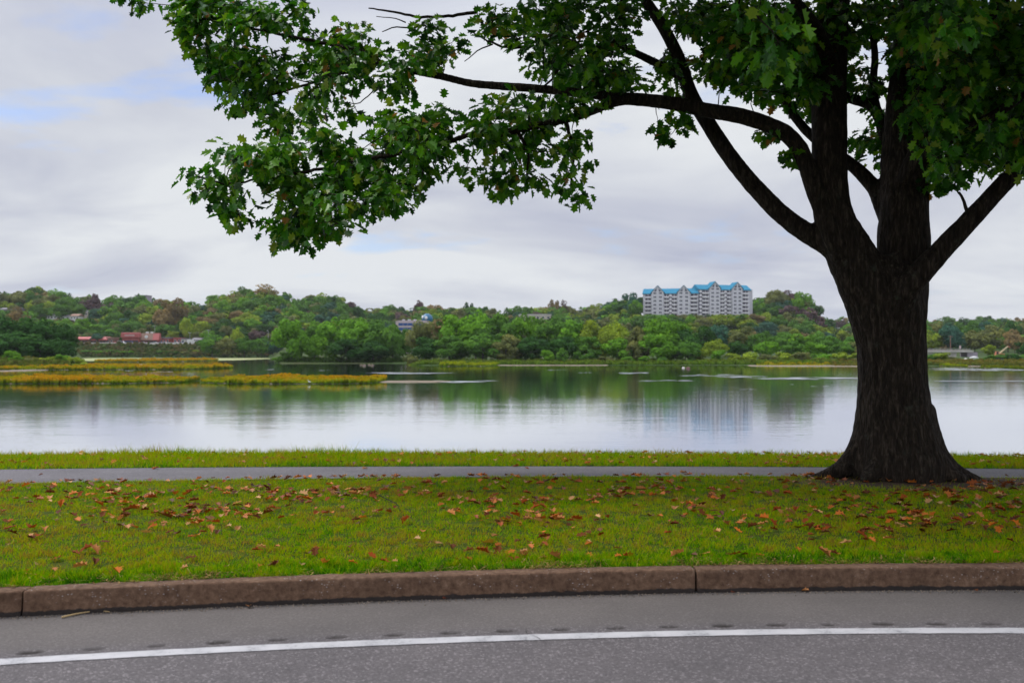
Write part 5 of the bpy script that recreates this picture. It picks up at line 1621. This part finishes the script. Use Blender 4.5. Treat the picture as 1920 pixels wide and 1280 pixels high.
# the 300 that show largest become single leaves
qx, qy = proj(LP + LA * LSZ[:, None] * .5)
inf = LVIS & (qx > 0) & (qx < 1920) & (qy > 0) & (qy < 470)
vdir = LP - np.array([0, 0, CH]); dist = np.linalg.norm(vdir, axis=1); vdir /= dist[:, None]
face = np.abs((LNn * vdir).sum(1)) * LSZ ** 2 / LP[:, 1] ** 2
cell = (qx // 14).astype(int) * 1000 + (qy // 14).astype(int)
best = {}
for i in np.where(inf)[0]:
    b_ = best.get(cell[i])
    if b_ is None or LP[i, 1] < LP[b_, 1]: best[cell[i]] = i
cand = np.array(sorted(best.values(), key=lambda i: -face[i]))[:300]
single = np.zeros(len(LP), bool); single[cand] = True
TINTS = [.12, .28, .42, .55, .7, .9]
leaf_me = {}
for ti, t in enumerate(TINTS):
    for v_, (fo, dr) in enumerate([(.12, .15), (.3, .3)]):
        leaf_me[ti, v_] = np_mesh('leaf', leaf_local(fo, dr), LT, M['leaf'], {'tint': np.full(len(LV), t)})
for n_, i in enumerate(cand):
    ti = int(np.argmin(np.abs(np.array(TINTS) - LTI[i])))
    o = link('leaf', leaf_me[ti, n_ % 2], oak)
    mtx = Matrix(np.c_[LA[i] * LSZ[i], LB_[i] * LSZ[i], LNn[i] * LSZ[i]].tolist()).to_4x4()
    mtx.translation = Vector(LP[i]) - TREE
    o.matrix_basis = mtx
def leaf_mass(mask, loc, tri):
    i = np.where(mask)[0]
    V = LP[i, None] + LSZ[i, None, None] * (loc[None, :, 0:1] * LA[i, None] + loc[None, :, 1:2] * LB_[i, None] + loc[None, :, 2:3] * LNn[i, None])
    F = tri[None] + (np.arange(len(i)) * len(loc))[:, None, None]
    return V.reshape(-1, 3), F.reshape(-1, 3), np.repeat(LTI[i], len(loc))
V1, F1, t1 = leaf_mass(LVIS & ~single, LL, LT)
V2, F2, t2 = leaf_mass(~LVIS, LL, LT)
fo = link('foliage', np_mesh('foliage', np.vstack([V1, V2]) - np.array(TREE), np.vstack([F1, F2 + len(V1)]), M['leaf'], {'tint': np.concatenate([t1, t2])}), oak)
tag(fo, kind='stuff')

# ------------------------------------------------------------------ grass blades
def blades(name, n, xr, y0, y1, hr, wr, seed, pw=1.0, bumpf=None, keepsoil=True, tint_shift=0.0, lean=.5, hmod=None):
    r = np.random.default_rng(seed)
    X = r.uniform(*xr, n)
    t = r.uniform(0, 1, n) ** pw
    Y = y0(X) * (1 - t) + y1(X) * t
    if keepsoil:
        s = soil_amount(X, Y)
        k = r.uniform(0, 1, n) > np.clip((s - .25) * 1.6, 0, .97)
        X, Y, t = X[k], Y[k], t[k]; n = len(X)
    Z = ground_z(X, Y) - .006 + (bumpf(X) if bumpf else 0)
    h = r.uniform(*hr, n)
    if hmod is not None: h = h * hmod(X, Y, t)
    w = r.uniform(*wr, n)
    cl = np.zeros(n)
    rc = np.random.default_rng(99)
    for q in range(14):
        th = rc.uniform(0, 6.28); f = rc.uniform(9, 48)
        cl += np.sin((X * math.cos(th) + Y * math.sin(th)) * f + rc.uniform(0, 6.28) + 1.5 * np.sin(X * rc.uniform(1, 5) + Y * rc.uniform(1, 5)))
    cl /= 2.6
    h = h * np.clip(1 + .38 * cl, .35, 2.0)
    a = r.uniform(0, 2 * math.pi, n)
    d = np.stack([np.cos(a), np.sin(a), np.zeros(n)], -1) * w[:, None]
    b = np.stack([X, Y, Z], -1)
    tip = b + np.c_[r.normal(0, lean, (n, 2)), np.ones(n)] * h[:, None]
    V = np.stack([b - d, b + d, tip], 1).reshape(-1, 3)
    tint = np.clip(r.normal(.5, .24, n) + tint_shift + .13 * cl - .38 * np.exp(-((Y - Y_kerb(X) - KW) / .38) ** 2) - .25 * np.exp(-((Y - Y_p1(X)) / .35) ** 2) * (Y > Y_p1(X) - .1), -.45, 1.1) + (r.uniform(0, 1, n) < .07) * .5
    F = np.arange(3 * n).reshape(-1, 3)
    return tag(link(name, np_mesh(name, V, F, M['grass'], {'tint': np.repeat(tint, 3)})), kind='stuff')


edge_h = lambda X, Y, t: 1 + .15 * np.exp(-((Y - Y_kerb(X) - KW - .25) / .22) ** 2)
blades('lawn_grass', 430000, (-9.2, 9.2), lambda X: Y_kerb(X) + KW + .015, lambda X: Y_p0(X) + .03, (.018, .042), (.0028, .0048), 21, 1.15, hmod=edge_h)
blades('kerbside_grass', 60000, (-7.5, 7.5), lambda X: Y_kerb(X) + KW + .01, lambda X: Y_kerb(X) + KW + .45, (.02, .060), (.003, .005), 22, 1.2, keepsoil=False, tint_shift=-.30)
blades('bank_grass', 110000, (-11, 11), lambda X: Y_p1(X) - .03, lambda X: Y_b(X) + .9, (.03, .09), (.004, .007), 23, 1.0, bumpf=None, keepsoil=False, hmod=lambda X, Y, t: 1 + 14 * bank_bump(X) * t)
r = np.random.default_rng(31)
blades('bank_weeds', 2600, (-11, 11), lambda X: Y_b(X) - .5, lambda X: Y_b(X) + .6, (.05, .15), (.004, .007), 24, keepsoil=False, hmod=lambda X, Y, t: .35 + 12 * bank_bump(X), lean=.3)
# dead thatch lying in the turf and along the kerb
M['thatch'] = leafy('dead_thatch', lambda nt: ramp(nt, attr(nt, 'tint').outputs['Fac'], [(0.0, (0.040, 0.022, 0.008)), (0.5, (0.15, 0.085, 0.026)), (1.0, (0.36, 0.25, 0.09))]), 0.1, 0.8, 0.05)
def thatch(n, y0, y1, pw, seed, zl, lmax):
    r = np.random.default_rng(seed)
    X = r.uniform(-9, 9, n); t = r.uniform(0, 1, n) ** pw
    Y = y0(X) * (1 - t) + y1(X) * t
    big = vnoise(np.c_[X, Y], 1.4, 4.0) + .6 * vnoise(np.c_[X, Y], 5.0, 1.0)
    k = r.uniform(0, 1, n) < np.clip(.45 + 1.0 * big, .08, 1) if zl > .012 else np.ones(n, bool)
    X, Y = X[k], Y[k]; n = len(X)
    a = r.uniform(0, 2 * math.pi, n); L = r.uniform(.02, lmax, n); w = r.uniform(.0018, .004, n)
    d = np.stack([np.cos(a), np.sin(a), r.normal(0, .25, n)], -1) * L[:, None]
    q = np.stack([-np.sin(a), np.cos(a), np.zeros(n)], -1) * w[:, None]
    b = np.stack([X, Y, ground_z(X, Y) + zl * r.uniform(.3, 1.2, n)], -1)
    V = np.stack([b - d / 2 - q, b - d / 2 + q, b + d / 2], 1).reshape(-1, 3)
    tag(link('dead_thatch', np_mesh('dead_thatch', V, np.arange(3 * n).reshape(-1, 3), M['thatch'], {'tint': np.repeat(r.uniform(0, 1, n), 3)})), kind='stuff')
thatch(26000, lambda X: Y_kerb(X) + KW + .02, lambda X: Y_p0(X) + .02, 1.0, 41, .028, .075)
thatch(16000, lambda X: Y_kerb(X) + KW - .03, lambda X: Y_kerb(X) + KW + .22, 1.6, 42, .030, .10)
thatch(16000, lambda X: Y_p1(X) - .03, lambda X: Y_b(X), 1.4, 43, .030, .09)
# ------------------------------------------------------------------ fallen leaves
DEADC = [((0.25, 0.055, 0.008), 'rust red'), ((0.11, 0.034, 0.008), 'dark brown'), ((0.38, 0.16, 0.05), 'tan'), ((0.44, 0.125, 0.014), 'orange brown'), ((0.46, 0.25, 0.10), 'pale buff'), ((0.095, 0.020, 0.006), 'deep maroon')]
DW = [.27, .21, .18, .18, .08, .08]
dead_me = []
for i in range(5):
    rr_ = random.Random(i)
    v = leaf_local(rr_.uniform(.1, .7), rr_.uniform(-.3, .3), rr_.uniform(-1, 1.2))
    v[:, 0] -= .5
    v[:, 1] *= rr_.uniform(.7, 1.0)
    v[:, 2] -= v[:, 2].min()
    dead_me.append(np_mesh('fallen_leaf', v, LT, M['dead_leaf'], smooth=False))
pts = []
def add_leaves(n, xr, y0, y1, where, dens=None):
    k = 0
    while k < n:
        X = r.uniform(*xr); t = r.uniform(0, 1) if where != 'lawn' else float(np.clip(r.normal(.52, .27), .01, .99))
        Y = float(y0(X) * (1 - t) + y1(X) * t)
        cl = noise.noise(Vector((X * .9, Y * 1.3, 7.7))) + .5 * noise.noise(Vector((X * 2.6, Y * 2.6, 2.2)))
        if r.random() > np.clip(.42 + 1.1 * cl + (.10 if X > 0 else -.06), .04, 1): continue
        pts.append((X, Y, where)); k += 1
add_leaves(1750, (-6.8, 7.0), lambda X: Y_kerb(X) + KW + .25, lambda X: Y_p0(X), 'lawn')
add_leaves(320, (-8.6, 8.8), lambda X: Y_p1(X), lambda X: Y_b(X) + .3, 'bank')
pts += [(X, float(Y_p0(X) * (1 - t) + Y_p1(X) * t), 'path') for X, t in [(-4.9, .9), (-2.0, .75), (.05, .95), (.2, .7), (2.2, .3), (-6.0, .5), (5.6, .8), (5.9, .95)]]
pts += [(X, float(Y_kerb(X) - t), 'gutter') for X, t in [(-.42, .03), (1.42, .05), (1.9, .02), (-1.6, .04), (3.0, .06)]]
info = []
for X, Y, where in pts:
    ci = r.choice(len(DEADC), p=DW)
    sz = r.uniform(.05, .115) * (1 if where != 'gutter' else .6)
    info.append([X, Y, where, ci, sz])
for X, Y, ci, sz in [((915 - CX) / FPX * 7.45, 7.45, -1, .16), ((275 - CX) / FPX * 7.9, 7.9, 4, .14), ((60 - CX) / FPX * 8.15, 8.15, 0, .13), ((75 - CX) / FPX * 7.75, 7.75, 0, .12), ((85 - CX) / FPX * 8.0, 8.0, 2, .12), ((20 - CX) / FPX * 8.2, 8.2, 0, .12)]:
    info.append([X, Y, 'lawn', ci, sz])
vis_sz = [-(i[4] / i[1]) if abs(CX + i[0] / i[1] * FPX - 960) < 980 else 0 for i in info]
rank = np.argsort(vis_sz)
chosen = set(rank[:300].tolist()) | {len(info) - 6}
lab_count = {}
MV, MF, MC, mn = [], [], [], 0
def rowname(where, X, Y):
    px = CX + X / Y * FPX
    side = ['far left', 'left', 'centre left', 'centre', 'centre right', 'right', 'far right'][int(np.clip(px / 1920 * 7, 0, 6))]
    if where == 'bank': return f'on the strip beyond the path, {side}'
    if where == 'path': return f'on the asphalt footpath, {side}'
    if where == 'gutter': return f'on the road at the foot of the kerb, {side}'
    f = (Y - Y_kerb(X)) / (Y_p0(X) - Y_kerb(X))
    band = 'kerb side of the lawn' if f < .33 else 'middle of the lawn' if f < .66 else 'path side of the lawn'
    return f'on the {band}, {side}'
cells = {}
for i in range(len(info)):
    X, Y, where, ci, sz = info[i]
    if i in chosen: cells.setdefault((ci, rowname(where, X, Y)), []).append(i)
lab = {}
for (ci, rn), L in cells.items():
    L.sort(key=lambda i: info[i][0] / info[i][1])
    cn = DEADC[ci][1] if ci >= 0 else 'bright yellow'
    for q, i in enumerate(L):
        lab[i] = f'{cn} fallen leaf {rn}' if len(L) == 1 else f'{ORD[min(q, 15)]} {cn} fallen leaf from left {rn}'
for i in range(len(info)):
    X, Y, where, ci, sz = info[i]
    c = np.array(DEADC[ci][0] if ci >= 0 else (0.42, 0.26, 0.03)) * r.uniform(.75, 1.3)
    z = float(ground_z(X, Y)) + {'lawn': .024, 'bank': .036, 'path': .004, 'gutter': 0.0}[where]
    if where == 'gutter': z = 0.004
    rot = Matrix.Rotation(r.uniform(0, 6.28), 3, 'Z') @ Matrix.Rotation(r.normal(0, .18), 3, 'X') @ Matrix.Rotation(r.normal(0, .18), 3, 'Y')
    if i in chosen:
        o = link('fallen_leaf', dead_me[i % 5])
        o.color = (*c, 1)
        m4 = (rot @ Matrix.Scale(sz, 3)).to_4x4(); m4.translation = (X, Y, z)
        o.matrix_basis = m4
        tag(o, lab[i], 'leaf', 'fallen leaves on the grass')
    else:
        v = leaf_local(.5, .1, .3); v[:, 0] -= .5
        v = v @ (np.array(rot) * sz).T + np.array([X, Y, z + .01])
        MV.append(v); MF.append(LT + mn); mn += len(v); MC.append(np.repeat(c[None], len(v), 0))
if MV: tag(link('leaf_litter', np_mesh('leaf_litter', np.vstack(MV), np.vstack(MF), M['dead_leaves'], {'rgb': np.vstack(MC)})), kind='stuff')

# straw in the gutter, stick on the lawn, seedling clumps
M['straw'] = plain('dry_straw', (0.34, 0.24, 0.11), 0.7)
def stick(name, pix, z, rad, mat, label, cat):
    P = []
    for px, py in pix:
        Y = (CH - z) * FPX / (py - HY)
        P.append(((px - CX) / FPX * Y, Y, z + rad))
    S = spline(np.array(P), .03)
    V, T, Q = tube(S, np.linspace(rad, rad * .4, len(S)), 6)
    mb = MB(); mb.add(V, T, Q)
    tag(mb.build(name, M[mat], smooth=True), label, cat)
stick('straw_stalk', [(118, 1157), (150, 1150), (185, 1145), (207, 1147)], 0.003, .006, 'straw', 'curved dry straw stalk lying in the gutter at lower left', 'straw')
stick('fallen_twig', [(712, 929), (730, 938), (745, 946), (750, 958)], .09, .006, 'bark', 'thin dark twig lying on the lawn left of centre', 'twig')
stick('fallen_twig', [(140, 923), (152, 919), (166, 922)], .045, .005, 'bark', 'short forked-looking twig on the lawn near the path at left', 'twig')


# grit gathered at the kerb foot
n = 2600
X = r.uniform(-6, 6, n); off_ = np.abs(r.normal(0, .035, n)) + .004
Y = Y_kerb(X) - off_
sz = r.uniform(.0015, .006, n)
oct_ = np.array([(1, 0, 0), (-1, 0, 0), (0, 1, 0), (0, -1, 0), (0, 0, .8), (0, 0, -.8)])
of = np.array([(0, 2, 4), (2, 1, 4), (1, 3, 4), (3, 0, 4), (2, 0, 5), (1, 2, 5), (3, 1, 5), (0, 3, 5)])
V = np.stack([X, Y, np.full(n, .002)], -1)[:, None] + oct_[None] * sz[:, None, None] * r.uniform(.6, 1.4, (n, 6, 1))
F = of[None] + (np.arange(n) * 6)[:, None, None]
gc = np.array([.12, .095, .075])[None] * r.uniform(.3, 2.2, (n, 1))
tag(link('gutter_grit', np_mesh('gutter_grit', V.reshape(-1, 3), F.reshape(-1, 3), M['dead_leaves'], {'rgb': np.repeat(gc, 6, 0)})), kind='stuff')

# ------------------------------------------------------------------ river air
hz, nt, b = new_mat('haze_air')
nt.nodes.remove(b)
vol = N(nt, 'ShaderNodeVolumePrincipled', {'Color': (0.88, 0.92, 1.0, 1), 'Density': 0.00005, 'Anisotropy': 0.2})
nt.links.new(vol.outputs[0], nt.nodes['Material Output'].inputs['Volume'])
tag(MB().box(-2700, 2700, -120, 4600, -12, 75).build('haze', hz), kind='stuff')
